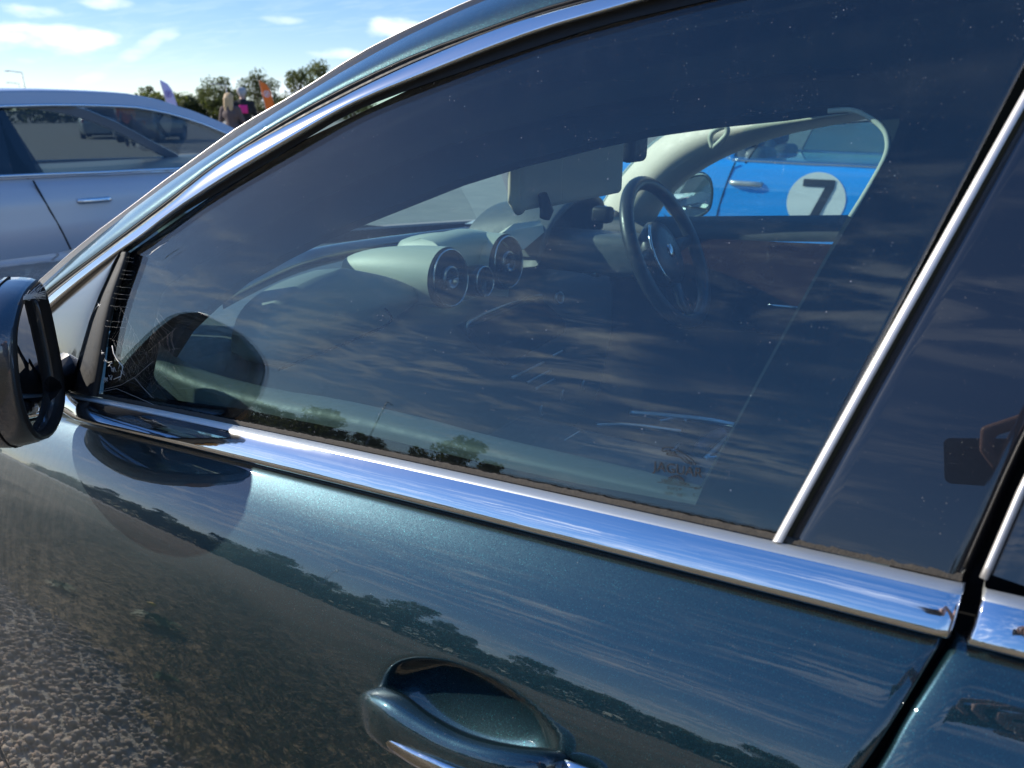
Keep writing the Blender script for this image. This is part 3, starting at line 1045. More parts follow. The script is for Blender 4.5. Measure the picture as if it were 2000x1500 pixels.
sc_pts = [(915, 655), (910, 634), (1052, 574), (1120, 590), (1075, 680)]
part('centre_screen', [onY(x, y, .872) for x, y in [(915, 640), (1052, 580), (1120, 640), (985, 715)]] + [onY(x, y, .872) + (0, .03, 0) for x, y in [(915, 640), (1052, 580), (1120, 640), (985, 715)]], [(0, 1, 2, 3), (7, 6, 5, 4), (0, 4, 5, 1), (1, 5, 6, 2), (2, 6, 7, 3), (3, 7, 4, 0)], M['screen'], dashboard, smooth=False)
line('screen_trim_line', [(914, 650), (910, 634), (925, 622), (990, 595), (1048, 576), (1058, 578)], .866, .0022)
for a, b in (((1000, 738), (1062, 708)), ((1030, 747), (1075, 724)), ((1045, 760), (1083, 741)), ((1080, 695), (1098, 686))):
    line('switch_bar', [a, b], .80, .0022)
for x, y, r in ((1100, 772, .012), (1058, 802, .011), (1140, 752, .010)):
    tube('rotary_knob', [Vector(tuple(onY(x, y, .78))) + Vector((r * .5 * math.cos(a), 0, r * math.sin(a))) for a in np.linspace(1.4, 5.0, 14)], .0022, silver, dashboard, 6)
tube('start_button', ring_path(onY(1093, 582, .84), .0125, (-.25, -1, .2), 24), .0026, silver, dashboard, 6, closed=True)
V, Fc = lathe_data(onY(1165, 534, .75), (-.4, -1, 0), [(-.06, .006), (0, .009), (.004, .0085), (.006, .0)], 20)
part('column_stalk', V, Fc, silver, dashboard)

# centre console
console = box('centre_console', (1.10, -.35, .27), (1.36, .84, .665), M['dash'], car, .02)
def zline(name, pts, Z, r, m=silver): return tube(name, [onZ(x, y, Z) for x, y in smooth_line(pts, max(8, 6 * len(pts)), 1)], r * 1.5, m, console, 6)
zline('console_trim', [(1230, 806), (1300, 811), (1380, 819), (1440, 831)], .70, .0035)
zline('console_trim', [(1165, 830), (1230, 828), (1330, 842)], .69, .0022)
tube('cup_ring', ring_path(onZ(1217, 822, .69), .036, (0, 0, 1), 30), .005, silver, console, 6, closed=True)
zline('console_trim', [(1290, 822), (1330, 815), (1340, 822)], .695, .002)
zline('console_trim', [(1102, 864), (1132, 846)], .66, .004)
zline('console_trim', [(1378, 897), (1440, 838)], .665, .004)
zline('console_trim', [(1378, 897), (1402, 895)], .665, .004)
zline('console_trim', [(1366, 878), (1380, 862), (1400, 850), (1412, 846)], .66, .009, mat('blue_grey_satin', (.10, .14, .22), .3, .6))
zline('console_trim', [(1315, 880), (1326, 868)], .655, .003)
# near seat edges
for (x0, x1, nm) in ((.66, 1.09, 'passenger_seat'), (1.37, 1.80, 'driver_seat')):
    V, Fc = box_data((x0, -.30, .38), (x1, .42, .53))
    so = part(nm, V, Fc, M['carpet'], car, smooth=False, bevel=.05)
    V = [(x0 + .02, -.30, .50), (x1 - .02, -.30, .50), (x1 - .02, -.18, .50), (x0 + .02, -.18, .50), (x0 + .06, -.58, 1.14), (x1 - .06, -.58, 1.14), (x1 - .06, -.50, 1.14), (x0 + .06, -.50, 1.14)]
    part('seat_back', V, box_data((0, 0, 0), (1, 1, 1))[1], M['carpet'], so, smooth=False, bevel=.04)
    box('head_restraint', ((x0 + x1) / 2 - .12, -.64, 1.17), ((x0 + x1) / 2 + .12, -.55, 1.34), M['carpet'], so, .035)

# steering wheel
wc = np.array((1.575, .60, 0)); wc[2] = onX(1300, 492, 1.575)[2]
wn_ = Vector((.0, -math.cos(rad(27)), math.sin(rad(27))))
steering = tube('steering_wheel', ring_path(wc, .158, wn_, 56), .0148, M['wheel'], car, 14, closed=True)
V, Fc = lathe_data(wc - np.array(wn_) * .035, wn_, [(-.04, .03), (0, .062), (.02, .075), (.035, .070), (.042, .045), (.044, 0)], 36)
part('wheel_hub', V, Fc, M['wheel'], steering)
uu = wn_.cross(Vector((0, 0, 1))).normalized(); ww = uu.cross(wn_)
for an, ln in ((.05, .15), (math.pi - .05, .15), (-math.pi / 2, .15)):
    d = uu * math.cos(an) + ww * math.sin(an)
    tube('wheel_spoke', [Vector(wc) + d * .05 - wn_ * .01, Vector(wc) + d * .11 - wn_ * .012, Vector(wc) + d * ln - wn_ * .002], [.022, .017, .014], M['wheel'], steering, 10, flat=.5)
tube('spoke_trim', [Vector(wc) + (uu * math.cos(a) * .078 + ww * math.sin(a) * .078) + wn_ * .004 for a in np.linspace(-.9, 1.0, 20)], .0030, M['chrome'], steering, 8)
V, Fc = lathe_data(wc + np.array(wn_) * .009, wn_, [(0, .016), (.003, .014), (.004, 0)], 24)
part('wheel_badge', V, Fc, M['chrome'], steering)
tube('shift_paddle', [Vector(wc) + d_ for d_ in (-uu * .075 + ww * .035 - wn_ * .03, -uu * .13 + ww * .02 - wn_ * .03, -uu * .12 - ww * .03 - wn_ * .03)] , .004, silver, steering, 8)
tube('column_stalk', [Vector(wc) - wn_ * .06 - uu * .05, Vector(wc) - wn_ * .055 - uu * .17 + ww * .01], [.006, .008], M['rubber'], steering, 8)
box('column_cowl', (wc[0] - .05, wc[1] + .04, wc[2] - .06), (wc[0] + .05, wc[1] + .32, wc[2] + .03), M['dash'], car, .02)

# sun visor, interior mirror
vz = onY(1010, 415, .50)[2]; vx0 = onY(1012, 415, .50)[0]; vx1 = onY(1222, 395, .50)[0]; xm = onY(1080, 405, .50)[0]
visor = box('sun_visor', (vx0, .495, vz), (xm + .02, .515, 1.37), M['creamd'], car, .008)
box('visor_slide', (xm + .012, .505, vz - .004), (vx1, .522, 1.37), mat('visor_cloth', (.70, .68, .60), .85, bump=.2, bscale=900), visor, .008)
tube('visor_edge', [(vx0 - .002, .505, 1.35), (vx0 - .002, .505, vz + .012), (vx0 + .012, .505, vz + .001)], .0075, M['cream'], visor, 10)
tube('visor_clip', [onY(1060, 380, .488), onY(1068, 412, .488), onY(1064, 426, .488)], [.006, .009, .007], M['rubber'], visor, 10)
for i in range(3):
    box('warning_mark', (vx0 + .185 + i * .028, .5015, vz + .085), (vx0 + .203 + i * .028, .5035, vz + .135), M['headl'], visor, .0004)
c = onX(1240, 292, 1.21)
box('rear_view_mirror', c + (-.03, -.01, -.020), c + (.035, .015, .04), M['rubber'], car, .010)
tube('mirror_stem', [c + (0, .01, .02), c + (0, .07, .12)], .008, M['rubber'], car, 8)
c = onX(1185, 415, 1.50)
box('dash_sensor', c + (-.016, -.012, -.022), c + (.016, .03, .012), M['rubber'], car, .008)
# hood over the instruments behind the wheel
ih = smooth_line([(1.46, .86, .99), (1.485, .845, 1.07), (1.56, .83, 1.115), (1.66, .83, 1.12), (1.76, .85, 1.09), (1.81, .88, 1.02)], 24, 2)
sheet('instrument_hood', [[p + np.array((0, dy, dz)) for p in ih] for dy, dz in ((.22, -.03), (.10, .0), (.0, .004), (-.012, -.004), (.0, -.016), (.08, -.03), (.09, -.16))], M['dash'], dashboard)

# far windscreen pillar with grab handle, far door
pu = curve_px([(1180, 400), (1205, 360), (1240, 318), (1275, 282), (1310, 258), (1345, 240), (1420, 231), (1560, 223), (1712, 205), (1800, 190)], 40)
pdn = curve_px([(1262, 440), (1290, 390), (1330, 350), (1362, 328), (1393, 310), (1440, 288), (1500, 266), (1570, 248), (1712, 222), (1800, 210)], 40)
px_ = np.linspace(1.85, 1.66, 40)
rows = []
for i in range(9):
    t = i / 8
    rows.append([onX(*(pu[j] * (1 - t) + pdn[j] * t), px_[j] - .035 * math.sin(math.pi * t)) for j in range(40)])
rows.insert(0, [p + (.05, .03, .0) for p in rows[0]]); rows.append([p + (.04, 0, -.006) for p in rows[-1]])
far_pillar = sheet('far_pillar_trim', rows, M['cream'], car)
hpx = [(1392, 289), (1386, 270), (1392, 257), (1410, 248), (1421, 247)]
tube('pillar_pocket', [onX(x, y, 1.705) for x, y in smooth_line(hpx + [(1421, 262), (1405, 278), (1392, 289)], 30, 2)], .006, M['cream'], far_pillar, 8)
rows = []
for dz, dx in ((.012, 0), (.0, -.02), (-.03, -.035), (-.045, -.03)):
    rows.append([onX(x, 428.5 - .006 * (x - 1380), 1.90) + (dx, 0, dz - .004) for x in np.linspace(1180, 2300, 14)])
far_door = sheet('far_door_trim', rows, mat('far_sill_trim', (.06, .075, .075), .45, bump=.15, bscale=900), car)
rows = [[onX(x, y0 + s_ * (x - 1380), 1.862) for x in np.linspace(1300, 2300, 20)] for y0, s_ in ((466, .045), (470, .045), (600, .10), (640, .1))]
sheet('far_door_wood', rows, mat('dark_walnut_panel', (.050, .022, .014), .3, coat=.6, var=.35, vscale=9), far_door)
for pts_ in ([(1340, 613), (1380, 616)], [(1500, 596), (1560, 601)]):
    tube('door_pull', [onX(x, y, 1.84) for x, y in resample(pts_, 6)], .004, M['chrome'], far_door, 8)
rows = [[(1.905 - .36 * (z - .98), Y, z) for Y in np.linspace(1.05, -.1, 8)] for z in np.linspace(1.0, 1.40, 8)]
sheet('far_window_glass', rows, M['wins'], far_door)

# far door mirror
fm = np.array(onX(1365, 383, 2.02))
FMG = [(1312, 392), (1318, 372), (1340, 353), (1366, 342), (1384, 346), (1391, 366), (1390, 392), (1384, 412), (1360, 424), (1330, 426)]
g = smooth_line(FMG + [FMG[0]], 41, 2)[:-1]
G3 = np.array([onX(x, y, 2.0 - (x - 1312) / 80 * .05) for x, y in g]); gc = G3.mean(0)
bk2 = np.array((.72, .69, 0))
def l2(s, d): return [gc + (p - gc) * s + bk2 * d for p in G3]
far_m = sheet('far_wing_mirror', [l2(.97, .006), l2(1.03, 0), l2(1.12, .004), l2(1.18, .02), l2(1.2, .045), l2(1.05, .08), l2(.7, .10), l2(.01, .105)], paint('far_mirror_paint', (.02, .04, .04), metal=.5, rough=.4), car, closed=True)
sheet('mirror_glass', [l2(.98, .004), l2(.01, .004)], M['mirror'], far_m, closed=True, smooth=False)

# ---- etched marks on the door glass
e0 = np.array((1283.0, 918.0)); ex = np.array((.987, .150)); ey = np.array((.06, -1.0))
def etch(uv, off=.0035):
    p = e0 + ex * uv[0] + ey * uv[1]
    return S(p[0], p[1], off - .002)
marks = []
def word(s, size, u, v, sp_=1.0):
    V, Fc = text_data(s, size, 'CENTER', sp_)
    marks.append(([etch((u + x, v + y)) for x, y, _ in V], Fc))
word('JAGUAR', 27, 41, -2, .98)
word('SAINT-GOBAIN', 9, 37, -21.5, .86)
word('SULLY', 9, 36, -34, 1.2)
word('DOT - 388', 8, 35, -45, .95)
word('2017', 7, 81, -26.5, .9)
word('C', 8, 76, -40, 1)
def ribbon(pts, w):
    p = np.array(pts, float)
    q = smooth_line(p, 3 * len(p) + 4, 1)
    d = np.gradient(q, axis=0); nrm = np.stack([-d[:, 1], d[:, 0]], 1); nrm /= np.linalg.norm(nrm, axis=1)[:, None] + 1e-9
    V = [etch(a + b * w / 2) for a, b in zip(q, nrm)] + [etch(a - b * w / 2) for a, b in zip(q, nrm)]
    n = len(q)
    marks.append((V, [(i, i + 1, n + i + 1, n + i) for i in range(n - 1)]))
ribbon([(1, -23.3), (86, -23.6)], 1.0)
ribbon([(24, -11.5), (30, -8), (39, -4.8), (47, -7.5), (54, -11.2)], 2.0)
for x in np.linspace(25, 53, 7): ribbon([(x, -5.5 - abs(x - 39) * .38), (x, -12.5 - abs(x - 39) * .26)], 1.5)
_inv = np.linalg.inv(np.stack([ex, ey], 1))
def cat(*pts, w=1.5): ribbon([tuple(_inv @ (np.array(p, float) - e0)) for p in pts], w)
cat((1293, 878), (1296, 874), (1303, 873), (1312, 875), (1322, 879), (1334, 886), (1345, 893), (1352, 899), (1353, 903), (1358, 904), (1359, 908), (1354, 907))
cat((1293, 878), (1293, 881), (1296, 882), (1300, 880), (1303, 884), (1302, 888), (1306, 889), (1313, 890), (1321, 891), (1328, 893), (1333, 897), (1338, 902), (1345, 905), (1351, 908))
cat((1300, 880), (1306, 880), (1310, 884), (1316, 884), (1317, 888))
cat((1316, 881), (1318, 888), (1323, 888))
cat((1338, 895), (1344, 901), (1352, 906))
cat((1302, 888), (1304, 885), (1311, 886))
V, Fc = join_data(marks)
part('etched_mark', V, Fc, M['etch'], front_door, smooth=False)
# ================================================================== ground, other cars, people, trees
def ground_mat():
    t = NT('pale_gravel_ground'); p = t.p
    n1 = t.noise(2.2, 6); n2 = t.noise(60, 3)
    t.set(p.inputs['Base Color'], t.mixc(t.ramp(n1, .3, .7), t.mixc(n2, (.20, .185, .155), (.36, .34, .29)), t.mixc(n2, (.26, .24, .20), (.42, .39, .33))))
    p.inputs['Roughness'].default_value = .95
    t.l.new(t.bump(n2, .6, .02), p.inputs['Normal'])
    return t.m


def field_mat():
    t = NT('dry_grass_field'); p = t.p
    n1 = t.noise(.22, 6); n2 = t.noise(14, 7, .7); n3 = t.noise(70, 3)
    c = t.mixc(t.ramp(n2, .42, .60), (.13, .098, .055), (.46, .34, .19))
    c = t.mixc(t.math('MULTIPLY', t.ramp(n1, .45, .65), .75), c, t.mixc(n3, (.05, .062, .022), (.13, .12, .05)))
    t.set(p.inputs['Base Color'], c); p.inputs['Roughness'].default_value = 1.0
    t.l.new(t.bump(t.math('ADD', n2, t.math('MULTIPLY', n3, .5)), 1.0, .05), p.inputs['Normal'])
    return t.m


def plane(name, x0, x1, y0, y1, z, m, nx=2, ny=2):
    rows = [[(x, y, z) for y in np.linspace(y0, y1, ny)] for x in np.linspace(x0, x1, nx)]
    return tag(sheet(name, rows, m, None, smooth=False), kind='structure')


plane('ground', -600, 600, -600, 600, -.004, ground_mat())
# the grass verge starts about half a metre out from the parked car, with a wavy edge
edge = [(.02 + .07 * math.sin(2.1 * y) + .05 * math.sin(5.3 * y + 1) + .03 * math.sin(13 * y), y) for y in np.linspace(-30, 60, 500)]
rows = [[(x, y, .003) for x, y in edge]] + [[(X, y, .003) for _, y in edge] for X in (-3, -12, -40)]
tag(sheet('field', rows, field_mat(), None, smooth=False), kind='structure')
plane('far_field', -520, -40, -400, 500, .002, field_mat())

# --- gravel by the car, grass blades on the verge
ico = bmesh.new(); bmesh.ops.create_icosphere(ico, subdivisions=1, radius=1); ico.verts.ensure_lookup_table()
IV = np.array([v.co[:] for v in ico.verts]); IF = np.array([[v.index for v in f.verts] for f in ico.faces]); ico.free()


def from_np(name, V, Fc, m, smooth=True, kind=None):
    me = bpy.data.meshes.new(name)
    me.vertices.add(len(V)); me.vertices.foreach_set('co', V.astype(np.float32).ravel())
    k = Fc.shape[1]
    me.loops.add(Fc.size); me.loops.foreach_set('vertex_index', Fc.astype(np.int32).ravel())
    me.polygons.add(len(Fc)); me.polygons.foreach_set('loop_start', np.arange(0, Fc.size, k, dtype=np.int32))
    me.update(calc_edges=True)
    if smooth: me.polygons.foreach_set('use_smooth', np.ones(len(Fc), bool))
    me.materials.append(m)
    o = bpy.data.objects.new(name, me); C.objects.link(o)
    if kind: o['kind'] = kind
    return o


def rnd_color_mat(name, a, b, c2=None, rough=.9, scale=33):
    t = NT(name); geo = t.node('ShaderNodeNewGeometry')
    r = geo.outputs['Random Per Island']
    col = t.mixc(r, a, b)
    if c2: col = t.mixc(t.ramp(r, .72, .78), col, c2)
    n = t.noise(scale, 4)
    mx = t.node('ShaderNodeMix', data_type='RGBA', blend_type='MULTIPLY'); mx.inputs[0].default_value = .5
    t.l.new(col, mx.inputs[6]); t.set(mx.inputs[7], t.mixc(n, (.55, .55, .55), (1, 1, 1)))
    t.l.new(mx.outputs[2], t.p.inputs['Base Color']); t.p.inputs['Roughness'].default_value = rough
    return t.m


NS = 10500
py_ = RNG.uniform(-1.2, 3.6, NS); px0 = .02 + .07 * np.sin(2.1 * py_) + .05 * np.sin(5.3 * py_ + 1)
px1 = px0 - .06 + (RNG.uniform(0, 1, NS) ** .8) * .66
sz = RNG.uniform(.005, .0135, NS)
sc3 = RNG.uniform(.65, 1.3, (NS, 3)) * sz[:, None]; sc3[:, 2] *= .75
ang = RNG.uniform(0, 6.28, NS)
V = IV[None] * (1 + RNG.uniform(-.22, .22, (NS, len(IV), 1)))
V = V * sc3[:, None, :]
ca, sa = np.cos(ang)[:, None], np.sin(ang)[:, None]
V = np.stack([V[..., 0] * ca - V[..., 1] * sa, V[..., 0] * sa + V[..., 1] * ca, V[..., 2]], -1) + np.stack([px1, py_, sz * RNG.uniform(.15, .9, NS)], -1)[:, None, :]
Fc = (IF[None] + (np.arange(NS) * len(IV))[:, None, None]).reshape(-1, 3)
from_np('gravel', V.reshape(-1, 3), Fc, rnd_color_mat('gravel_stones', (.22, .172, .125), (.52, .44, .345), (.38, .28, .20), scale=300), True, 'stuff')

NB = 60000
gx = .05 - RNG.exponential(1.4, NB) - RNG.uniform(0, .05, NB); gx = np.maximum(gx, -9 + RNG.uniform(0, 2, NB))
gy = RNG.uniform(-1.5, 9, NB)
gx = gx + .07 * np.sin(2.1 * gy) + .05 * np.sin(5.3 * gy + 1)
hgt = RNG.uniform(.02, .075, NB) * (1 + .6 * np.sin(gx * 3.1 + gy * 2.3)); wd_ = RNG.uniform(.0015, .004, NB)
an = RNG.uniform(0, 6.28, NB); ln = RNG.uniform(.3, 1.6, NB) * hgt; la_ = RNG.uniform(0, 6.28, NB)
b0 = np.stack([gx - wd_ * np.cos(an), gy - wd_ * np.sin(an), np.zeros(NB)], -1)
b1 = np.stack([gx + wd_ * np.cos(an), gy + wd_ * np.sin(an), np.zeros(NB)], -1)
tp_ = np.stack([gx + ln * np.cos(la_), gy + ln * np.sin(la_), hgt], -1)
from_np('grass', np.stack([b0, b1, tp_], 1).reshape(-1, 3), np.arange(NB * 3).reshape(-1, 3), rnd_color_mat('straw_blades', (.23, .165, .085), (.58, .43, .25), (.16, .19, .06)), False, 'stuff')

# weeds on the verge
leafm = rnd_color_mat('weed_leaves', (.045, .11, .02), (.12, .20, .04), rough=.6)


def weed(x, y, n, r, h, label, flower=False):
    o = empty('weed_plant', (x, y, 0), label, 'plant', 'weeds on the grass verge')
    items = []
    for i in range(n):
        a = random.uniform(0, 6.28); l_ = r * random.uniform(.6, 1.1); w = l_ * .16
        d = np.array((math.cos(a), math.sin(a), 0)); q = np.array((-d[1], d[0], 0)); b = np.array((x, y, .004))
        hh = h * random.uniform(.5, 1)
        items.append(([b, b + d * l_ * .45 + q * w + (0, 0, hh), b + d * l_ + (0, 0, hh * .55), b + d * l_ * .45 - q * w + (0, 0, hh)], [(0, 1, 2, 3)]))
    V, Fc = join_data(items)
    lf = part('leaf', V, Fc, leafm, o, smooth=False); lf['kind'] = 'stuff'
    if flower:
        tube('stem', [(x, y, 0), (x + .02, y + .01, h * 1.9)], .002, leafm, o, 6)
        V, Fc = lathe_data((x + .02, y + .01, h * 1.9), (.2, -.3, 1), [(0, .003), (.006, .018), (.010, .016), (.012, 0)], 14)
        part('flower_head', V, Fc, mat('yellow_petals', (.75, .45, .02), .7), o)


weed(-.62, 2.35, 40, .13, .09, 'leafy green weed with one yellow flower on the dry grass verge', True)
weed(-.20, 1.72, 22, .06, .05, 'small bright green tuft at the edge between gravel and dry grass')
weed(-.30, 2.65, 26, .08, .04, 'low dull green weed patch beside the gravel edge')


# --------------------------------------------------------------- generic car
def build_car(name, label, body_m, L=4.9, W=1.86, H=1.45, belt=.93, hood=.88, deck=1.0, a_base=1.0, a_top=.35, c_top=-1.25, c_base=-2.0, win_m=None,
              doors=(.95, -.15, -1.2), detail=True, coupe=False, group=None, loc=(0, 0, 0), rz=0.0, cat='car', tumble=.42, one_window=False, open_top=False):
    """Local axes: +x forward, +y left. Body, glasshouse with glass, doors, wheels, lights, mirrors."""
    car_ = empty(name, (0, 0, 0), label, cat, group)
    hw = W / 2; f0, r0 = L / 2, -L / 2
    def halfw(x):
        t = abs(x) / (L / 2)
        return hw * (1 - .10 * t ** 3 - .22 * max(0, t - .85) / .15)
    def topz(x):
        if x > a_base: 
            t = (x - a_base) / (f0 - a_base); return belt + .02 - (belt - hood) * t - .13 * t ** 3 - .12 * max(0, t - .8) / .2
        if x < c_base:
            t = (c_base - x) / (c_base - r0); return deck - .03 * t - .12 * t ** 4
        return belt + (deck - belt) * max(0, -x / 2.5)
    def beltz(x): return min(belt + .035 * (-x) / 1.0 * .6, topz(x) - .004) if c_base <= x <= a_base else topz(x) - .035
    xs = np.linspace(f0, r0, 46)
    prof = [(.80, .20, 0), (.955, .24, 0), (.985, .34, 0), (1.0, .55, 0), (.995, .66, 0)]
    rows = []
    for x in xs:
        w, zt, zb_ = halfw(x), topz(x), beltz(x)
        end = max(0, abs(x) / (L / 2) - .9) / .1
        lo = .08 * end
        half = [(w * .80, .20 + lo), (w * .955, .24 + lo), (w * .985, .34), (w, .52), (w * .998, .60), (w * .985, .69), (w * .985, .72), (w * .965, zb_ - .06), (w * .93, zb_), (w * .86, zb_ + .6 * (zt - zb_) + .004), (w * .55, zt + .008), (0, zt + .012)]
        half = [(y, max(z, .2)) for y, z in half]
        rows.append([(x, y, z) for y, z in half] + [(x, -y, z) for y, z in half[-2::-1]])
    rows = [[(rows[0][0][0] + .0, p[1] * .6, .25 + (p[2] - .25) * .8) for p in rows[0]]] + rows + [[(p[0], p[1] * .6, .25 + (p[2] - .25) * .8) for p in rows[-1]]]
    body = sheet('body', rows, body_m, car_)
    n = len(rows[0])
    part('nose_panel', rows[0], [tuple(range(n))], M['rubber'], body, smooth=False)
    part('tail_panel', rows[-1], [tuple(range(n))], body_m, body, smooth=False)
    # glasshouse
    def ro(x):                                              # roof height along the car
        pts = [(a_base, belt + .01), (a_top, H - .035), ((a_top + c_top) / 2, H), (c_top, H - .05), (c_base, deck - .01)]
        P = smooth_line(pts, 60, 2)
        return P
    RP = ro(0)
    rz_of = lambda x: float(np.interp(-x, -RP[:, 0], RP[:, 1]))
    yside = lambda x, z: halfw(x) * .93 - (z - beltz(max(min(x, a_base), c_base))) * tumble
    def S3(x, z, s): return (x, s * yside(x, z), z)
    outer = [(p[0], p[1]) for p in RP] + [(x, beltz(x)) for x in np.linspace(c_base, a_base, 24)]
    def win_poly(xa, xb):                                   # glass outline between two x, under the roof line
        up_ = [(x, rz_of(x) - .075) for x in np.linspace(xa, xb, 24)]
        up_ = [(x, z) for x, z in up_ if z > beltz(x) + .03]
        lo_ = [(x, beltz(x) + .022) for x in np.linspace(up_[-1][0] - (.02 if coupe else .06), up_[0][0] + .10, 12)]
        return up_ + lo_
    gaps = []
    if coupe: gaps = [(a_base - .16, doors[1] - .02)]
    else: gaps = [(a_base - .16, doors[1] + .035), (doors[1] - .035, c_top - .30)]
    if one_window: gaps = [(a_base - .20, c_top - .35)]
    holes = [win_poly(xa, xb) for xa, xb in gaps]
    for s in ((1, -1) if not open_top else ()):
        pts, tri = poly_holes(outer, holes)
        part('side_panel', [S3(x, z, s) for x, z in pts], tri, body_m, car_, smooth=False, solid=.03)
        for hpoly in (holes if not one_window else [win_poly(gaps[0][0], doors[1] - .03), win_poly(doors[1] + .0, gaps[0][1])]):
            p2, t2 = poly_holes(hpoly, [])
            front_ = one_window and hpoly[0][0] > doors[1] + .2
            w_ = part('side_window', [(x, y - s * .006, z) for x, y, z in [S3(x, z, s) for x, z in p2]], t2, M['wfront'] if front_ else (M['wblack'] if one_window else win_m), car_, smooth=False)
            if one_window and front_:
                xb_ = doors[1]
                ps = [(x, y - s * .022, z) for x, y, z in [S3(xb_ - .10 + k * .14 + (.06 * (.5 - q)), beltz(xb_) + q * (rz_of(xb_) - beltz(xb_) - .05), s) for k in (0, 1) for q in (0, 1)]]
                part('centre_pillar', ps, [(0, 2, 3, 1)], M['gloss'], w_, smooth=False, solid=.012)
            if detail and not (one_window and not front_):
                tube('window_trim', [(x, y + s * .016, z) for x, y, z in [S3(x, z, s) for x, z in (holes[0] if one_window else hpoly)]], .011, M['chrome'], w_, 6, closed=True)
    # roof skin, screens
    def across(x, z, k=9, crown=.03):
        return [(x, yside(x, z) * math.cos(a), z + crown * math.sin(a)) for a in np.linspace(0, math.pi, k)]
    if open_top:
        fr = [S3(a_base - .02, belt + .0, 1), S3(a_top + .05, H - .06, 1), (a_top, 0, H - .03), S3(a_top + .05, H - .06, -1), S3(a_base - .02, belt + .0, -1)]
        tube('windscreen_frame', smooth_line(fr, 40, 2), .022, M['rubber'], car_, 8)
        ws = []
        for q2 in np.linspace(0, 1, 9):
            xx_, zz_ = (a_base + .05) * (1 - q2) + (a_top + .05) * q2, belt * (1 - q2) + (H - .07) * q2
            p0_, p1_ = np.array(S3(xx_, zz_, 1)), np.array(S3(xx_, zz_, -1))
            ws.append([p0_ * (1 - q) + p1_ * q + np.array((.20, 0, .05)) * math.sin(math.pi * q) * .8 + np.array((.02, 0, .03)) * math.sin(math.pi * q2) for q in np.linspace(0, 1, 17)])
        sheet('windscreen', ws, win_m, car_)
        for s in (1, -1):
            sg = [(doors[1] + .18, belt - .01), (doors[1] + .30, H - .14), (a_top - .05, H - .075), (a_base - .22, belt + .06), (a_base - .12, belt - .01)]
            w_ = part('side_window', [S3(x, z, s) for x, z in sg], [tuple(range(5))], win_m, car_, smooth=False)
            tube('window_trim', [S3(x, z, s) for x, z in sg[:3]], .007, M['rubber'], w_, 6)
            seat = box('seat_back', (doors[1] + .06, s * .38 - .22, .5), (doors[1] + .24, s * .38 + .22, 1.02), M['dash'], car_, .06)
            box('head_restraint', (doors[1] + .05, s * .38 - .13, 1.02), (doors[1] + .16, s * .38 + .13, 1.20), M['rubber'], seat, .04)
            tube('roll_hoop', [(doors[1] - .02, s * .38 + .2 * math.cos(a), .95 + .24 * math.sin(a)) for a in np.linspace(0, math.pi, 16)], .025, M['chrome'], car_, 8)
        box('cabin_well', (doors[1] - .1, -hw * .8, .3), (a_base - .05, hw * .8, belt - .05), M['dash'], car_, .02)
    roofp = [p for p in RP if c_top - .02 <= p[0] <= a_top + .02]
    if not open_top: sheet('roof_skin', [across(p[0], p[1]) for p in roofp], body_m, car_, solid=.02)
    for nm, seg_ in (('windscreen', [p for p in RP if p[0] >= a_top]), ('rear_window', [p for p in RP if p[0] <= c_top])) if not open_top else ():
        sheet(nm, [across(p[0], p[1] + .002) for p in seg_], win_m if nm != 'windscreen' else M['wtint'], car_)
    # wheels with arches
    for x in (L * .30, -L * .285):
        for s in (1, -1):
            y = s * (halfw(x) - .10); R = .335
            ar = part('wheel_arch', *lathe_data((x, s * (halfw(x) * .965), R + .02), (0, s, 0), [(-.10, 0), (-.10, R + .05), (.012 + .02, R + .05), (.012 + .02, R + .035), (-.06, R + .03), (-.06, 0)], 36), M['blackgap'], car_)
            wh = part('wheel', *lathe_data((x, y, R), (0, s, 0), [(-.10, R * .6), (-.10, R * .94), (-.08, R), (.08, R), (.10, R * .94), (.105, R * .70), (.09, R * .68)], 40), M['rubber'], car_)
            rim = part('rim', *lathe_data((x, y, R), (0, s, 0), [(.09, R * .70), (.075, R * .62), (.02, R * .58), (.02, R * .1), (.06, R * .1), (.06, 0)], 40), M['satin'], wh)
            sp_ = [tube_data([(x + math.cos(a) * R * .1, y + s * .065, R + math.sin(a) * R * .1), (x + math.cos(a) * R * .64, y + s * .075, R + math.sin(a) * R * .64)], .028, 6, flat=.5) for a in np.linspace(0, 6.283, 8)[:-1]]
            part('wheel_spoke', *join_data(sp_), M['satin'], wh)['kind'] = 'stuff'
    # lamps
    for s in (1, -1):
        hx = f0 - .16
        part('headlight', *lathe_data((hx + .06, s * halfw(hx) * .72, .68), (1, s * .25, .1), [(-.1, .10), (0, .10), (.03, .07), (.04, 0)], 20), M['mirror'], car_)
        part('tail_light', *lathe_data((r0 + .06, s * hw * .66, .80), (-1, s * .2, 0), [(-.05, .10), (0, .10), (.02, .06), (.025, 0)], 20), mat('red_lamp', (.45, .01, .01), .2, coat=1), car_)
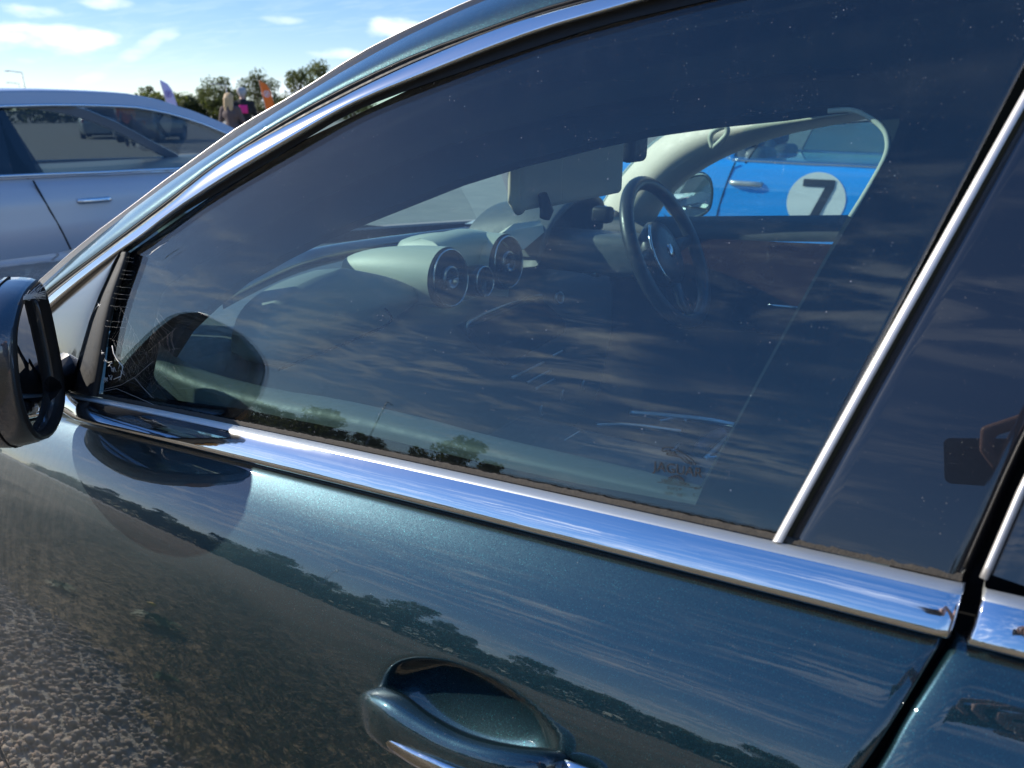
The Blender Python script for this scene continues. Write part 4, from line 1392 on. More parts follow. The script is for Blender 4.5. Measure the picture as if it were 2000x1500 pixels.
    if detail:
        # shut lines, handles, mirrors, sill
        for s in (1, -1):
            for xd in (doors if not coupe else doors[:2]):
                pth = [(xd + (.17 * (1 - (z - .3) / .55) ** 1.0 if one_window else .10 * ((z - .3) / .6) ** 2 * (1 if xd == doors[1] else -.4)), s * (np.interp(z, [.30, .55, .69, .90], [.985, 1.0, .985, .965]) * halfw(xd) + .001), z) for z in np.linspace(.30, beltz(xd) - .01, 14)]
                tube('shut_line', pth, .006, M['blackgap'], body, 6)
            for xd in (doors[1:] if not coupe else doors[1:2]):
                xh = xd + (.36 if one_window else .21)
                hz_ = belt - .155
                y_ = s * (halfw(xh) * .982 + .012)
                tube('door_handle', smooth_line([(xh + .12, y_ - s * .02, hz_), (xh + .10, y_ + s * .016, hz_), (xh - .10, y_ + s * .018, hz_ + .004), (xh - .12, y_ - s * .02, hz_ + .004)], 14, 1), .019, M['chrome'] if not coupe else M['satin'], car_, 10, flat=.6)
            xm_ = a_base - .25
            zc = belt + .10
            ym = s * (halfw(xm_) * .93 + .12)
            wm = organic('wing_mirror', [[(xm_ + .02, ym - s * .07, zc, .05), (xm_ + .02, ym + s * .03, zc + .01, .068), (xm_ + .02, ym + s * .07, zc + .01, .05)]], body_m, car_, .02, 4)
            tube('belt_trim', [S3(x, beltz(x) + .006, s) for x in np.linspace(a_base - .1, c_base + .15, 20)], .013, M['chrome'], car_, 6)
            box('sill_skirt', (-L * .22, s * hw * .90 - .05, .17), (L * .22, s * hw * .90 + .07, .25), M['rubber'], car_, .01)
        xs_ = doors[1] + .12
        for y0_ in (-.62, .12):
            st_ = part('cabin_seat', [(xs_, y0_, .45), (xs_ + .3, y0_, .45), (xs_ + .3, y0_ + .5, .45), (xs_, y0_ + .5, .45), (xs_ - .22, y0_ + .04, 1.08), (xs_ - .04, y0_ + .04, 1.08), (xs_ - .04, y0_ + .46, 1.08), (xs_ - .22, y0_ + .46, 1.08)], box_data((0, 0, 0), (1, 1, 1))[1], M['dash'], car_, smooth=False, bevel=.05)
            box('head_restraint', (xs_ - .24, y0_ + .13, 1.09), (xs_ - .12, y0_ + .37, 1.27), M['dash'], st_, .04)
        if one_window: box('rear_seat', (c_top - .1, -.66, .45), (c_top + .12, .66, 1.2), M['carpet'], car_, .05)
        box('cabin_dash', (a_base - .55, -.7, .5), (a_base - .1, .7, belt - .02), M['dash'], car_, .05)
    box('underbody', (-L * .42, -hw * .8, .16), (L * .42, hw * .8, .30), M['blackgap'], car_, .01)
    car_.location = loc; car_.rotation_euler = (0, 0, rz)
    return car_


M['wfront'] = glass('light_tinted_window_glass', (.40, .45, .45), .05, dust=.012)
silver_m = paint('silver_grey_paint', (.44, .43, .46), metal=.15, rough=.5, dust=.03, coat_rough=.22)
# silver saloon standing across, facing along +x; its right side towards the camera
silver_car = build_car('parked_car', 'silver grey saloon with dark tinted windows standing across the front of the green car', silver_m,
                       L=5.0, W=1.88, H=1.42, belt=.875, hood=.80, deck=.98, a_base=1.72, a_top=.70, c_top=-1.1, c_base=-2.0, win_m=M['wtint'], doors=(1.25, -.56, -1.6), one_window=True,
                       loc=(3.22, 6.22, 0), rz=0.0)
M['teal'] = glass('teal_side_glass', (.42, .58, .56), .12, dust=.05)
blue_m = paint('bright_blue_paint', (.004, .33, .90), metal=.0, rough=.4)
blue_car = build_car('sports_car', 'bright blue open sports car with a white number 7 roundel on its door', blue_m,
                     L=4.45, W=1.90, H=1.31, belt=.93, hood=.84, deck=.98, a_base=.95, a_top=.42, c_top=-.55, c_base=-.75, win_m=M['teal'], doors=(.95, -.675), coupe=True, open_top=True,
                     loc=(6.98, 1.25, .0), rz=rad(-90))
# roundel with its figure on the blue door (printed flat on the skin)
def blue_side(Y, Z): return 6.0 - .0
rcx, rcz = 1.19, .675
V = [(0, 0, 0)]
def on_blue(dy, dz):
    # stands 4 mm proud of the door skin of the blue car (facing -x)
    z = rcz + dz
    w = np.interp(z, [.34, .52, .60, .69, .72, .87], [.985, 1.0, .998, .985, .985, .965]) * .95
    return (6.98 - w - .004, rcx + dy, z)
nrr = 40
V = [on_blue(0, 0)]; Fc = []
for k, r in enumerate((.07, .14, .205)):
    V += [on_blue(r * math.cos(a), r * math.sin(a)) for a in np.linspace(0, 6.2832, nrr + 1)[:-1]]
    for i in range(nrr):
        j = (i + 1) % nrr
        Fc.append((0, 1 + i, 1 + j) if k == 0 else (1 + (k - 1) * nrr + i, 1 + k * nrr + i, 1 + k * nrr + j, 1 + (k - 1) * nrr + j))
def under_blue(o):
    o.parent = blue_car; o.matrix_parent_inverse = (Matrix.Translation(blue_car.location) @ Matrix.Rotation(rad(-90), 4, 'Z')).inverted()
    return o
under_blue(part('number_roundel', V, Fc, mat('white_vinyl', (.74, .76, .72), .45), None))
def seven_stroke(p, q, hw0, hw1):
    rows_ = []
    for t in np.linspace(0, 1, 9):
        c_ = np.array(p) * (1 - t) + np.array(q) * t
        rows_.append([(x - .006, y, z) for x, y, z in [on_blue(*(c_ + np.array(k) * w)) for k, w in ((hw0, -1), (hw0, 0), (hw0, 1))]])
    return rows_
under_blue(sheet('number_seven', seven_stroke((.105, .128), (-.115, .128), (0, .026), 1), mat('black_vinyl', (.02, .02, .02), .5), None))
under_blue(sheet('number_stroke', seven_stroke((-.085, .105), (.025, -.18), (.032, 0), 1), bpy.data.materials['black_vinyl'], None))

# small cars far off, seen through the silver car's windows
for i, (px, py, d, col, lab) in enumerate(((300, 276, 40, (.05, .09, .16), 'small dark blue car far behind the silver saloon, seen through its windows'),
                                           (205, 272, 46, (.30, .32, .33), 'small pale grey car far behind the silver saloon, left of the orange shirted person'))):
    dd = ray(px, py); t = d / math.hypot(dd[0], dd[1])
    build_car('parked_car', lab, paint('distant_paint_%d' % i, col, metal=.3, rough=.4), win_m=M['wblack'], detail=False, group='cars parked far behind', loc=(dd[0] * t, dd[1] * t, 0), rz=rad(35 + 20 * i))

# --------------------------------------------------------------- people
def cloth(name, col): return mat(name, col, .85, var=.12, vscale=40, bump=.3, bscale=120)


def person(px, py_head, dist, facing, label, shirt, trousers, hair, h=1.72, long_hair=False, patch=None, arm=0.25, group=None, lean=0.0):
    d = ray(px, py_head); t = dist / math.hypot(d[0], d[1])
    x0, y0 = d[0] * t, d[1] * t
    o = empty('person', (0, 0, 0), label, 'person', group)
    s = h / 1.72
    def c(*pts): return [[(x * s, y * s, z * s, r * s) for x, y, z, r in ch] for ch in pts]
    legs = [[(.09, 0, .92, .085), (.10, .01, .50, .062), (.10, -.02, .09, .042), (.10, .10, .04, .035)], [(-.09, 0, .92, .085), (-.11, .05, .50, .062), (-.11, .04, .09, .042), (-.11, .16, .04, .035)]]
    torso = [[(0, 0, .92, .125), (0, 0, 1.10, .12), (0, .0, 1.28, .135), (0, 0, 1.40, .10), (0, .01, 1.50, .055), (0, .02, 1.56, .06)],
             [(-.15, 0, 1.38, .06), (.15, 0, 1.38, .06)], [(-.08, 0, .95, .11), (.08, 0, .95, .11)], [(-.07, 0, 1.25, .115), (.07, 0, 1.25, .115)]]
    head = [[(0, .02, 1.60, .083), (0, .025, 1.65, .088)], [(0, .10, 1.605, .018), (0, .118, 1.59, .012)], [(-.088, .02, 1.61, .016), (-.088, .01, 1.63, .016)], [(.088, .02, 1.61, .016), (.088, .01, 1.63, .016)]]
    arms = [[(.19, 0, 1.38, .058), (.26, .02 + arm * .1, 1.12, .044), (.24, .05 + arm * .8, .92 + arm * .35, .033), (.23, .08 + arm * .9, .86 + arm * .4, .030), (.225, .11 + arm, .80 + arm * .42, .02)],
            [(-.19, 0, 1.38, .058), (-.27, -.01, 1.12, .044), (-.27, .03, .90, .033), (-.265, .05, .83, .030), (-.26, .06, .75, .02)]]
    organic('body', c(*legs, *torso, *head, *arms), M['skin'], o, .022 * s, 4)
    g = .016
    f = lambda ch: [(x, y, z, r + g) for x, y, z, r in ch]
    organic('shirt', c(*[f(q[:4] if i == 0 else q) for i, q in enumerate(torso)], *[f(a[:2]) for a in arms]), cloth(label[:18] + ' shirt', shirt), o, .022 * s, 4)
    organic('trousers', c(*[f(l[:3]) for l in legs], f([(-.08, 0, .95, .11), (.08, 0, .95, .11)])), cloth(label[:18] + ' trousers', trousers), o, .022 * s, 4)
    hch = [[(-.03, -.01, 1.66, .085), (.03, -.01, 1.66, .085)], [(0, -.03, 1.62, .085), (0, -.03, 1.58, .07)]]
    if long_hair: hch += [[(-.05, -.05, 1.60, .07), (-.06, -.07, 1.44, .06), (-.05, -.08, 1.32, .04)], [(.05, -.05, 1.60, .07), (.06, -.07, 1.44, .06), (.05, -.08, 1.32, .04)]]
    organic('hair', c(*hch), mat(label[:18] + ' hair', hair, .6, var=.2, vscale=60), o, .02 * s, 3)
    for sgn in (-1, 1):
        V, Fc = lathe_data((sgn * .032 * s, .105 * s, 1.635 * s), (0, 1, 0), [(-.01, .012), (0, .010), (.004, 0)], 10)
        part('eye', V, Fc, M['rubber'], o)
    if patch:
        V = [(x * s, -.158 * s - .012 * math.cos(3 * x), z * s) for z in np.linspace(1.18, 1.36, 5) for x in np.linspace(-.09, .09, 5)]
        Fc = [(i * 5 + j, i * 5 + j + 1, (i + 1) * 5 + j + 1, (i + 1) * 5 + j) for i in range(4) for j in range(4)]
        part('back_print', V, Fc, patch, o, solid=.006)
    o.location = (x0, y0, 0); o.rotation_euler = (0, 0, facing)
    return o


aw = math.atan2(ray(470, 200)[1], ray(470, 200)[0]) - math.pi / 2       # back turned to the camera
person(473, 190, 20.5, aw, 'person in a black top with a pink square on the back beside the orange flag', (.012, .012, .014), (.03, .03, .04), (.35, .34, .33), 1.80, patch=mat('pink_back_print', (.75, .03, .22), .8), arm=.35)
person(449, 205, 19.6, aw - .5, 'long haired blonde person in dark clothes next to the black top', (.10, .07, .065), (.04, .04, .05), (.50, .34, .17), 1.66, long_hair=True)
person(248, 236, 33, aw, 'person in an orange shirt and dark trousers seen through the silver car', (.62, .10, .035), (.03, .035, .05), (.10, .07, .05), 1.80, arm=.1)

# --------------------------------------------------------------- feather flags, lamp posts
def feather_flag(px, py, dist, h, col, label, mark_m, lean, tilt_dir=1):
    d = ray(px, py); t = dist / math.hypot(d[0], d[1])
    ang = math.atan2(d[1], d[0])
    o = empty('feather_flag', (d[0] * t, d[1] * t, 0), label, 'flag', 'feather flags behind the cars')
    right = np.array((math.sin(ang), -math.cos(ang), 0)) * tilt_dir
    base = np.array((d[0] * t, d[1] * t, 0.0))
    pole, edge_ = [], []
    for k in np.linspace(0, 1, 20):
        s = lean * k * h
        bend = .28 * max(0, k - .7) ** 2 * h * 1.8
        pole.append(base + right * (-s - bend * 0) + (0, 0, k * h))
    pole = np.array(pole)
    tube('flag_pole', pole, .018, M['satin'], o, 6)
    prof = np.interp(np.linspace(.25, 1, 20), [.25, .5, .8, .92, 1.0], [.62, .66, .62, .45, .04])
    rows = []
    for kk, w in zip(np.linspace(.25, 1, 20), prof):
        p = np.array([np.interp(kk, np.linspace(0, 1, 20), pole[:, i]) for i in range(3)])
        rows.append([p + right * (w * q) + np.array((-right[1], right[0], 0)) * (.05 * math.sin(5 * kk + 3 * q)) for q in np.linspace(0, 1, 7)])
    sheet('flag_cloth', rows, mat(label[:10] + ' flag cloth', col, .8, var=.06, vscale=6), o, solid=.008)
    cm = np.mean(rows[12], axis=0) + np.array((-d[0], -d[1], 0)) / math.hypot(d[0], d[1]) * .08
    nrm = Vector((-d[0], -d[1], 0)).normalized()
    tube('flag_emblem', ring_path(cm, .20, nrm, 24), .035, mark_m, o, 6, closed=True, flat=.5)
    tube('flag_emblem', [Vector(tuple(cm)) + Vector(tuple(right)) * (.10 * math.cos(a)) * (1 if a < 3.2 else -1) + Vector((0, 0, .13 - .26 * k)) for k, a in zip(np.linspace(0, 1, 14), np.linspace(0, 6.2, 14))], .03, mark_m, o, 6, flat=.5)
    return o


wm_ = mat('white_emblem', (.75, .74, .76), .7)
feather_flag(524, 215, 62, 3.35, (.85, .17, .02), 'orange feather flag with a round white emblem against the trees', wm_, .13)
feather_flag(335, 215, 62, 3.3, (.55, .49, .72), 'pale purple feather flag rising above the silver car roof', mat('violet_emblem', (.28, .22, .5), .7), .15)


def lamp_post(x, y, h, ang, label, arm=1.1, group='lamp posts round the car park', lod=1):
    o = empty('street_lamp', (x, y, 0), label, 'street lamp', group)
    gm = mat('galvanised_steel', (.30, .31, .32), .5, .8) if 'galvanised_steel' not in bpy.data.materials else bpy.data.materials['galvanised_steel']
    tube('pole', [(x, y, 0), (x, y, h * .3), (x, y, h)], [.09, .075, .05], gm, o, 10)
    ex_ = np.array((math.cos(ang), math.sin(ang), 0))
    e = np.array((x, y, h)) + ex_ * arm + (0, 0, .10)
    tube('arm', [(x, y, h - .03), tuple(e)], .04, gm, o, 8)
    V, Fc = tube_data([e - ex_ * .05, e + ex_ * .2, e + ex_ * .6], [.06, .14, .07], 10, flat=.9)
    lo = part('lamp_head', [(a, b, e[2] + (c_ - e[2]) * .45) for a, b, c_ in V], Fc, gm, o)
    return o


for (px, py, dist, lab) in ((42, 141, 110, 'tall street lamp at the far left above the silver car roof'), (36, 163, 150, 'smaller street lamp just below the tall one, barely above the roof'), (441, 166, 100, 'street lamp standing among the trees left of the people')):
    d = ray(px, py); t = dist / math.hypot(d[0], d[1])
    a_ = math.atan2(d[1], d[0])
    lamp_post(d[0] * t, d[1] * t, CAM_Z + d[2] * t, a_ + math.pi / 2, lab)

# --------------------------------------------------------------- trees
def leaf_mat(name, a, b):
    t = NT(name); geo = t.node('ShaderNodeNewGeometry')
    n = t.noise(.7, 3)
    c = t.mixc(geo.outputs['Random Per Island'], a, b)
    t.set(t.p.inputs['Base Color'], c); t.p.inputs['Roughness'].default_value = .7
    tr = t.node('ShaderNodeBsdfTranslucent'); t.set(tr.inputs[0], t.mixc(.5, b, (.16, .19, .03)))
    return t.surf(t.mixs(.35, t.p.outputs[0], tr.outputs[0]))


LM = [leaf_mat('oak_leaves', (.030, .045, .012), (.085, .10, .028)), leaf_mat('ash_leaves', (.045, .060, .018), (.12, .13, .035)), leaf_mat('thorn_leaves', (.028, .042, .016), (.07, .082, .026))]
barkm = mat('bark', (.10, .08, .06), .95, var=.3, vscale=8, bump=.6, bscale=30)


def make_tree(h, w, n_leaf, lm, label, group, name='tree', loc=(0, 0, 0), seed=1, open_=.5, leaf=.16):
    r_ = np.random.default_rng(seed)
    o = empty(name, (0, 0, 0), label, 'tree', group)
    trunk_h = h * .30
    limbs = [tube_data([(0, 0, -.1), (.05, 0, trunk_h * .5), (0, .05, trunk_h), (.1, 0, h * .6), (.05, .05, h * .85)], [h * .032, h * .024, h * .02, h * .011, h * .003], 8)]
    cl_ = []
    for k in range(int(19 + 6 * open_)):
        a = r_.uniform(0, 6.28); zt = r_.uniform(.26, .97)
        rr = w * .5 * math.sqrt(max(.05, 1 - ((zt - .58) / .46) ** 2)) * r_.uniform(.25, 1.0)
        e = np.array((rr * math.cos(a), rr * math.sin(a), h * zt))
        st = np.array((0.03, .03, h * max(.2, zt - .28)))
        limbs.append(tube_data([st, st * .45 + e * .55 + (0, 0, -.03 * h), e], [h * .011, h * .006, h * .002], 6))
        cl_.append((e, w * r_.uniform(.13, .24)))
    tk = part('trunk', *join_data(limbs), barkm, o)
    per = n_leaf // len(cl_)
    P, = [np.concatenate([c_ + (lambda u: u / np.linalg.norm(u, axis=1)[:, None] * (rad_ * r_.uniform(.25, 1, (per, 1)) ** .6))(r_.normal(size=(per, 3))) * (1, 1, .75) for c_, rad_ in cl_])]
    nL = len(P)
    u = r_.normal(size=(nL, 3)); u /= np.linalg.norm(u, axis=1)[:, None]
    v = np.cross(u, r_.normal(size=(nL, 3))); v /= np.linalg.norm(v, axis=1)[:, None]
    s = (leaf * r_.uniform(.6, 1.4, nL))[:, None]
    Q = np.stack([P - u * s, P - v * s * .5, P + u * s, P + v * s * .5], 1).reshape(-1, 3)
    cr = from_np('crown', Q, np.arange(nL * 4).reshape(-1, 4), lm, False, 'stuff')
    cr.parent = o
    o.location = loc
    return o


def at(px, dist):
    d = ray(px, 216); t = dist / math.hypot(d[0], d[1]); return (d[0] * t, d[1] * t)


# in front of the camera, beyond the car park
bgt = [(392, 118, 3.9, 4.6, 2, 'low rounded bush tree just behind the purple flag'), (300, 130, 4.4, 4.2, 0, 'small dark tree left of the purple flag above the car roof'),
       (432, 112, 4.9, 5.0, 0, 'dark round tree left of the two people'), (505, 116, 6.0, 6.4, 2, 'tallest dark open tree behind the orange flag'),
       (462, 124, 4.3, 5.6, 1, 'lighter green tree between the round tree and the tall open tree'),
       (592, 108, 6.4, 5.4, 1, 'feathery pale tree right of the orange flag'), (640, 112, 7.2, 6.0, 1, 'pale tree highest beside the green car roof edge'), (690, 118, 6.6, 6.5, 0, 'tree half behind the green car pillar'),
       (350, 140, 3.4, 5.5, 1, 'low pale hedge tree right of the purple flag')]
for i, (px, dist, h, w, k, lab) in enumerate(bgt):
    x, y = at(px, dist)
    make_tree(h, w, 2600, LM[k], lab, 'trees beyond the car park', loc=(x, y, 0), seed=20 + i, leaf=.17)
hb = RNG.uniform(-30, 120, 15000); wob = 3 * np.sin(hb * .11)
P = np.stack([hb, 108 - hb * .22 + wob + RNG.uniform(-2, 2, len(hb)), RNG.uniform(0, 1, len(hb)) ** .8 * (2.5 + .6 * np.sin(hb * .31) + .4 * np.sin(hb * 1.1))], -1)
u = RNG.normal(size=P.shape); u /= np.linalg.norm(u, axis=1)[:, None]; v = np.cross(u, RNG.normal(size=P.shape)); v /= np.linalg.norm(v, axis=1)[:, None]
s = RNG.uniform(.2, .42, (len(hb), 1))
tag(from_np('hedgerow', np.stack([P - u * s, P - v * s * .5, P + u * s, P + v * s * .5], 1).reshape(-1, 3), np.arange(len(hb) * 4).reshape(-1, 4), LM[1], False), kind='stuff')
# behind the camera, mirrored in the glass and paint: the tree line across the field
protos = [make_tree(10.5, 8.5, 3600, LM[0], 'broad dark field tree mirrored in the door glass', 'trees across the field', seed=51, leaf=.26),
          make_tree(9.2, 8.0, 3400, LM[2], 'rounded field tree mirrored in the door glass', 'trees across the field', seed=52, leaf=.26),
          make_tree(8.4, 9.0, 3400, LM[1], 'spreading pale field tree mirrored in the door glass', 'trees across the field', seed=53, leaf=.26)]
used = set()
yy = -14.0
i = 0
treepos = []
while yy < 118:
    treepos.append((-56 - 6 * math.sin(yy * .09) - random.uniform(0, 7), yy)); yy += random.uniform(4.5, 8.5)
for i, (x, y) in enumerate(treepos):
    k = random.randrange(3)
    o = protos[k] if k not in used else copy_tree(protos[k])
    used.add(k)
    o.location = (x, y, 0); sc_ = random.uniform(.55, .90)
    if 28 < y < 60: sc_ *= 1.06
    ln_ = sorted(treepos, key=lambda p: p[1]); nl = [p for p in ln_ if p[1] > 39]; nr = [p for p in ln_ if p[1] <= 39][::-1]
    ords = ['first', 'second', 'third', 'fourth', 'fifth', 'sixth', 'seventh', 'eighth', 'ninth', 'tenth', 'eleventh', 'twelfth', 'thirteenth', 'fourteenth', 'fifteenth']
    sd, ix = ('left', nl.index((x, y))) if y > 39 else ('right', nr.index((x, y)))
    o['label'] = ['broad dark', 'rounded dark', 'spreading paler'][k] + ' field tree, ' + ords[ix] + ' to the ' + sd + ' of the mirrored street lamp'
    o.scale = (sc_ * 1.05, sc_ * 1.05, sc_); o.rotation_euler = (0, 0, random.uniform(0, 6.28))
# hedge under them
hb = RNG.uniform(-60, 170, 60000)
P = np.stack([-54 - 6 * np.sin(hb * .09) + RNG.uniform(-2.2, 2.2, len(hb)), hb, RNG.uniform(0, 1, len(hb)) ** .8 * (4.9 + .8 * np.sin(hb * .37) + .5 * np.sin(hb * 1.3))], -1)
u = RNG.normal(size=P.shape); u /= np.linalg.norm(u, axis=1)[:, None]; v = np.cross(u, RNG.normal(size=P.shape)); v /= np.linalg.norm(v, axis=1)[:, None]
s = RNG.uniform(.2, .45, (len(hb), 1))
tag(from_np('hedgerow', np.stack([P - u * s, P - v * s * .5, P + u * s, P + v * s * .5], 1).reshape(-1, 3), np.arange(len(hb) * 4).reshape(-1, 4), LM[0], False), kind='stuff')
# the lamp mirrored in the window
lamp_post(-38.5, 39.0, 9.6, rad(150), 'tall street lamp across the field, mirrored in the door window', arm=1.6, group='lamp posts round the car park')

# --------------------------------------------------------------- paper on the dash, spider webs
q = [onZ(908, 437, 1.022), onZ(1025, 437, 1.022), onZ(1030, 418, 1.022), onZ(985, 410, 1.022)]
pap = part('paper_sheet', [p + (0, 0, .006 * (i % 2)) for i, p in enumerate(q)] + [p - (0, 0, .002) for p in q], [(0, 1, 2, 3), (7, 6, 5, 4), (0, 4, 5, 1), (1, 5, 6, 2), (2, 6, 7, 3), (3, 7, 4, 0)], M['white'], None, smooth=False)
tag(pap, 'white printed paper lying on the dashboard under the windscreen', 'paper')
q = [onZ(988, 436, 1.0275), onZ(1024, 436, 1.0275), onZ(1027, 425, 1.0275), onZ(1002, 427, 1.0275)]
part('pink_panel', q + [p - (0, 0, .002) for p in q], [(0, 1, 2, 3), (7, 6, 5, 4), (0, 4, 5, 1), (1, 5, 6, 2), (2, 6, 7, 3), (3, 7, 4, 0)], M['pink'], pap, smooth=False)


def web_pt(px, py, off): return S(px, py, off)
web = empty('spider_web', tuple(S(230, 700, .01)), 'torn spider web spun between the mirror triangle and the window glass', 'spider web')
th = []
hub = np.array((285.0, 690.0))
spokes = [(255, 492), (312, 600), (345, 640), (352, 680), (330, 745), (300, 780), (250, 745), (225, 700), (212, 660), (235, 600)]
thr = lambda pts, r: th.append(tube_data([web_pt(x, y, .012) for x, y in pts], r, 4))
for sx_, sy_ in spokes[1:]: thr([tuple(hub), (sx_, sy_)], .00002)
for k in range(3, 15):
    f = k / 15
    pts = [tuple(hub + (np.array(s_) - hub) * f * (1 + .05 * math.sin(k * 3 + i * 2))) for i, s_ in enumerate(spokes[1:])]
    for a, b in zip(pts[:-1], pts[1:]):
        if random.random() < .8: thr([a, ((a[0] + b[0]) / 2 + (hub[0] - a[0]) * .05, (a[1] + b[1]) / 2 + (hub[1] - a[1]) * .05), b], .00002)
for k in range(0, 17):
    y = 500 + k * 9 + random.uniform(-4, 4)
    if random.random() < .5: continue
    thr([(238 - k * 3.2, y), (252 - k * 2, y + 4), (262 - k * 1.0, y + 5)], .00004)
thr([(192, 766), (228, 759), (300, 790)], .00015); thr([(205, 760), (236, 752), (262, 737), (280, 758), (297, 776)], .00013); thr([(263, 737), (278, 724), (300, 705)], .0001)
clump = [(200, 690), (207, 705), (214, 712), (222, 722), (236, 716), (239, 728), (234, 738), (215, 738), (206, 742)]
for a in range(26):
    q0 = clump[random.randrange(len(clump))]
    thr([(q0[0] + random.uniform(-5, 5), q0[1] + random.uniform(-6, 6)) for _ in range(4)], random.uniform(.0001, .0004))
thr([(219, 675), (222, 690), (228, 702), (240, 716), (236, 735), (222, 741)], .0006)
thr([(292, 486 + 12), (310, 482), (326, 474)], .00022); thr([(296, 493), (318, 478)], .0005)
thr([(171, 623), (190, 598), (205, 590)], .0005); thr([(190, 590), (196, 600), (203, 597)], .0004)
V, Fc = join_data(th)
w = part('silk_thread', V, Fc, M['silk'], web); w['kind'] = 'stuff'
# small clump of silk on the mirror top
def mp(px, py): return rim3(px, py, -.012)
web2 = empty('spider_web', tuple(mp(66, 575)), 'small bright tangle of spider silk on top of the folded mirror', 'spider web')
th = []
for a in range(24):
    x, y = 50 + random.uniform(-4, 6), 580 + random.uniform(-5, 5)
    th.append(tube_data([mp(x, y), mp(x + random.uniform(8, 20), y - random.uniform(-4, 14)), mp(x + random.uniform(18, 40), y - random.uniform(-6, 24))], random.uniform(.00015, .0004), 4))
for i in range(5): th.append(tube_data([mp(46, 581 + i), mp(70, 574 + 2 * i), mp(90, 568 + 4 * i)], .0004, 4))
V, Fc = join_data(th)
w = part('silk_thread', V, Fc, M['silk'], web2); w['kind'] = 'stuff'

# --------------------------------------------------------------- the photographer (seen only mirrored): phone, hand, arm, body
Rv = np.array((math.sin(TH), -math.cos(TH), 0)); Fv = np.array(_f); Uv = np.cross(Rv, Fv)
c0 = np.array((0, 0, CAM_Z))
pt3 = lambda r, u, b: c0 + Rv * r + Uv * u - Fv * b          # right, up, behind the lens


def rounded_slab(name, r0, r1, u0, u1, b0, b1, rr, m, parent, bev=.0015):
    loop_ = []
    for cx_, cy_, a0 in ((r1 - rr, u1 - rr, 0), (r0 + rr, u1 - rr, 90), (r0 + rr, u0 + rr, 180), (r1 - rr, u0 + rr, 270)):
        for a in np.linspace(0, 90, 8): loop_.append((cx_ + rr * math.cos(rad(a0 + a)), cy_ + rr * math.sin(rad(a0 + a))))
    n = len(loop_); cen = np.mean(loop_, axis=0)
    L_ = []
    for b, ins in ((b0, bev), (b0 + bev, 0), (b1 - bev, 0), (b1, bev)):
        L_.append([pt3(*(np.array(p) - (np.array(p) - cen) / np.linalg.norm(np.array(p) - cen) * ins), b) for p in loop_])
    V = [p for l_ in L_ for p in l_]
    Fc = [(i * n + k, i * n + (k + 1) % n, (i + 1) * n + (k + 1) % n, (i + 1) * n + k) for i in range(3) for k in range(n)]
    Fc += [tuple(range(n)), tuple(range(4 * n - 1, 3 * n - 1, -1))]
    return part(name, V, Fc, m, parent, smooth=False)


phone = empty('mobile_phone', tuple(pt3(.06, -.015, .006)), 'dark phone held sideways, mirrored in the black door pillar', 'phone')
rounded_slab('phone_body', -.017, .133, -.062, .016, .005, .014, .011, M['phone'], phone)
rounded_slab('camera_bump', -.012, .026, -.026, .012, .003, .0052, .009, mat('camera_glass', (.006, .006, .009), .08, coat=1), phone, .0005)
for r, u in ((0.0, -.017), (.017, .003), (.017, -.017)):
    V, Fc = lathe_data(pt3(r, u, .0032), Fv, [(0, .0075), (.0012, .0075), (.0012, .006), (.0004, .0055), (.0004, 0)], 24)
    part('camera_lens', V, Fc, M['screen'], phone)
tube('lens_ring', [Vector(tuple(pt3(r, u, .0028))) for r, u in ((-.008, -.0265), (0, -.0275), (.012, -.0275))], .0006, M['chrome'], phone, 6)

photog = empty('person', tuple(pt3(.50, -.9, .55) * (1, 1, 0)), 'person taking the picture beside the rear door, arm raised, mirrored in the bright trim', 'person')
H = []
def fing(*p): H.append([(*pt3(r - .010, u, b - .002), rr * 1.06) for r, u, b, rr in p])
# index finger hooked over the top edge onto the phone back, next fingers behind it, thumb under the lower edge
fing((.165, .045, .030, .012), (.118, .052, .008, .0105), (.063, .026, -.006, .0098), (.060, -.004, -.007, .0085), (.072, -.030, -.003, .0075))
fing((.172, .030, .034, .012), (.140, .038, .004, .0105), (.098, .012, -.008, .0100), (.092, -.016, -.008, .0085), (.098, -.040, -.003, .0075))
fing((.178, .010, .036, .012), (.158, .012, .002, .0105), (.128, -.010, -.008, .0098), (.122, -.034, -.007, .0083), (.124, -.052, -.003, .0072))
fing((.180, -.012, .038, .011), (.166, -.018, .006, .0095), (.144, -.034, -.004, .0085), (.136, -.052, -.002, .0073), (.134, -.064, .002, .0065))
fing((.185, -.020, .050, .014), (.165, -.052, .040, .0125), (.135, -.072, .024, .0105), (.105, -.070, .018, .0085))
H.append([(*pt3(.168, .034, .032), .017), (*pt3(.190, .010, .050), .024), (*pt3(.182, -.012, .046), .020)])
H.append([(*pt3(.172, .022, .036), .016), (*pt3(.198, .0, .055), .024), (*pt3(.235, -.03, .080), .026), (*pt3(.36, -.12, .16), .036), (*pt3(.47, -.20, .22), .045)])
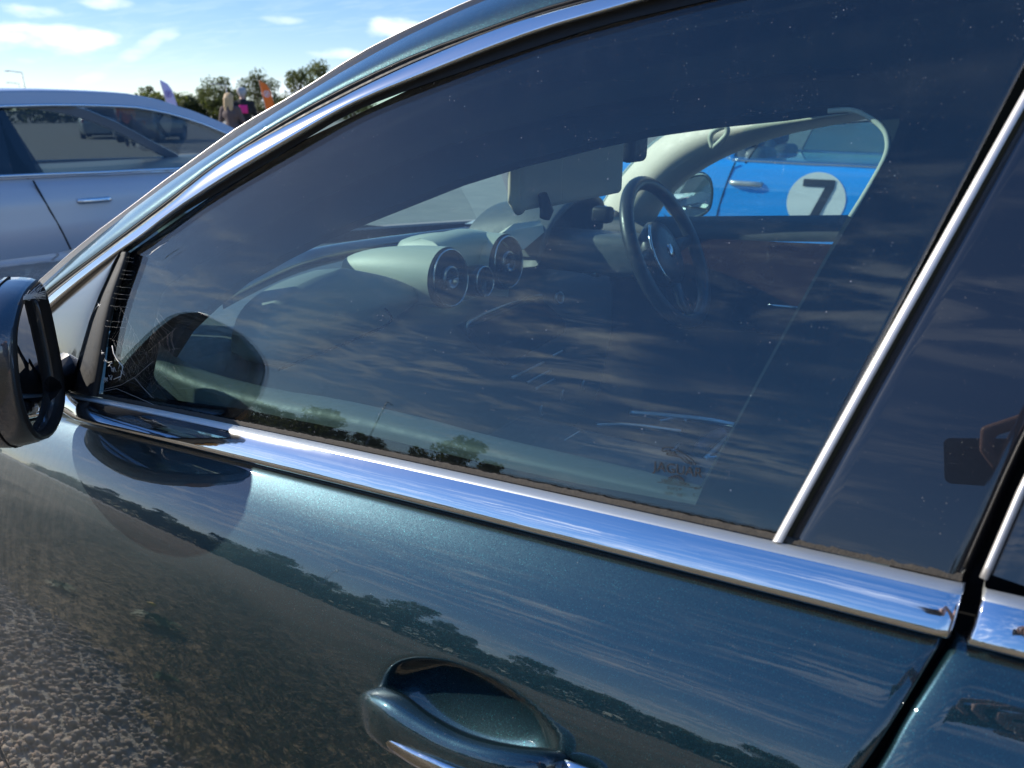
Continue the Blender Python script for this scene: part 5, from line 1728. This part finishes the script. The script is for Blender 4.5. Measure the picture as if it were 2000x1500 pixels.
H.append([(*pt3(.47, -.20, .22), .045), (*pt3(.55, -.06, .42), .055), (*pt3(.60, .05, .55), .07)])
base = pt3(.62, 0, .60); base[2] = 0
bx, by = base[0], base[1]
z_ = lambda x, y, z, r: (bx + x * Rv[0] - y * Fv[0], by + x * Rv[1] - y * Fv[1], z, r)
H += [[z_(.0, 0, .92, .13), z_(0, 0, 1.15, .135), z_(0, 0, 1.34, .13), z_(0, 0, 1.45, .07), z_(0, -.01, 1.56, .06)], [z_(-.05, 0, 1.38, .075), z_(.36, 0, 1.38, .075)], [z_(.16, 0, 1.0, .14), z_(.16, 0, 1.3, .15)],
      [z_(.16, -.02, 1.45, .06), z_(.16, -.04, 1.60, .085), z_(.16, -.03, 1.66, .09)], [z_(.16, -.13, 1.60, .016), z_(.16, -.14, 1.585, .012)],
      [z_(.07, 0, .92, .09), z_(.06, -.02, .5, .065), z_(.06, 0, .08, .045), z_(.06, -.12, .045, .037)], [z_(.25, 0, .92, .09), z_(.27, -.02, .5, .065), z_(.27, 0, .08, .045), z_(.27, -.12, .045, .037)],
      [z_(.38, 0, 1.38, .062), z_(.43, .03, 1.1, .047), z_(.42, -.04, .86, .035), z_(.41, -.06, .76, .025)]]
organic('body', H[:7], M['skin'], photog, .0032, 5)
organic('torso', H[7:], M['skin'], photog, .016, 4)
gg = lambda ch, g=.018: [(a, b, c_, r + g) for a, b, c_, r in ch]
organic('shirt', [gg(H[7][1:]), gg(H[8][:3]), gg(H[9]), gg(H[10]), gg(H[-1][:2]), gg([z_(-.02, 0, 1.0, .12), z_(.34, 0, 1.0, .12)], 0)], cloth('navy shirt', (.03, .04, .07)), photog, .02, 4)
organic('trousers', [gg(H[13][:3]), gg(H[14][:3]), gg([z_(.06, 0, .95, .12), z_(.27, 0, .95, .12)], .01)], cloth('dark trousers', (.05, .05, .06)), photog, .02, 4)
organic('hair', [[z_(.13, .0, 1.68, .088), z_(.19, 0, 1.68, .088)], [z_(.16, .03, 1.62, .08), z_(.16, .03, 1.55, .06)]], mat('brown hair', (.08, .05, .03), .7), photog, .018, 3)
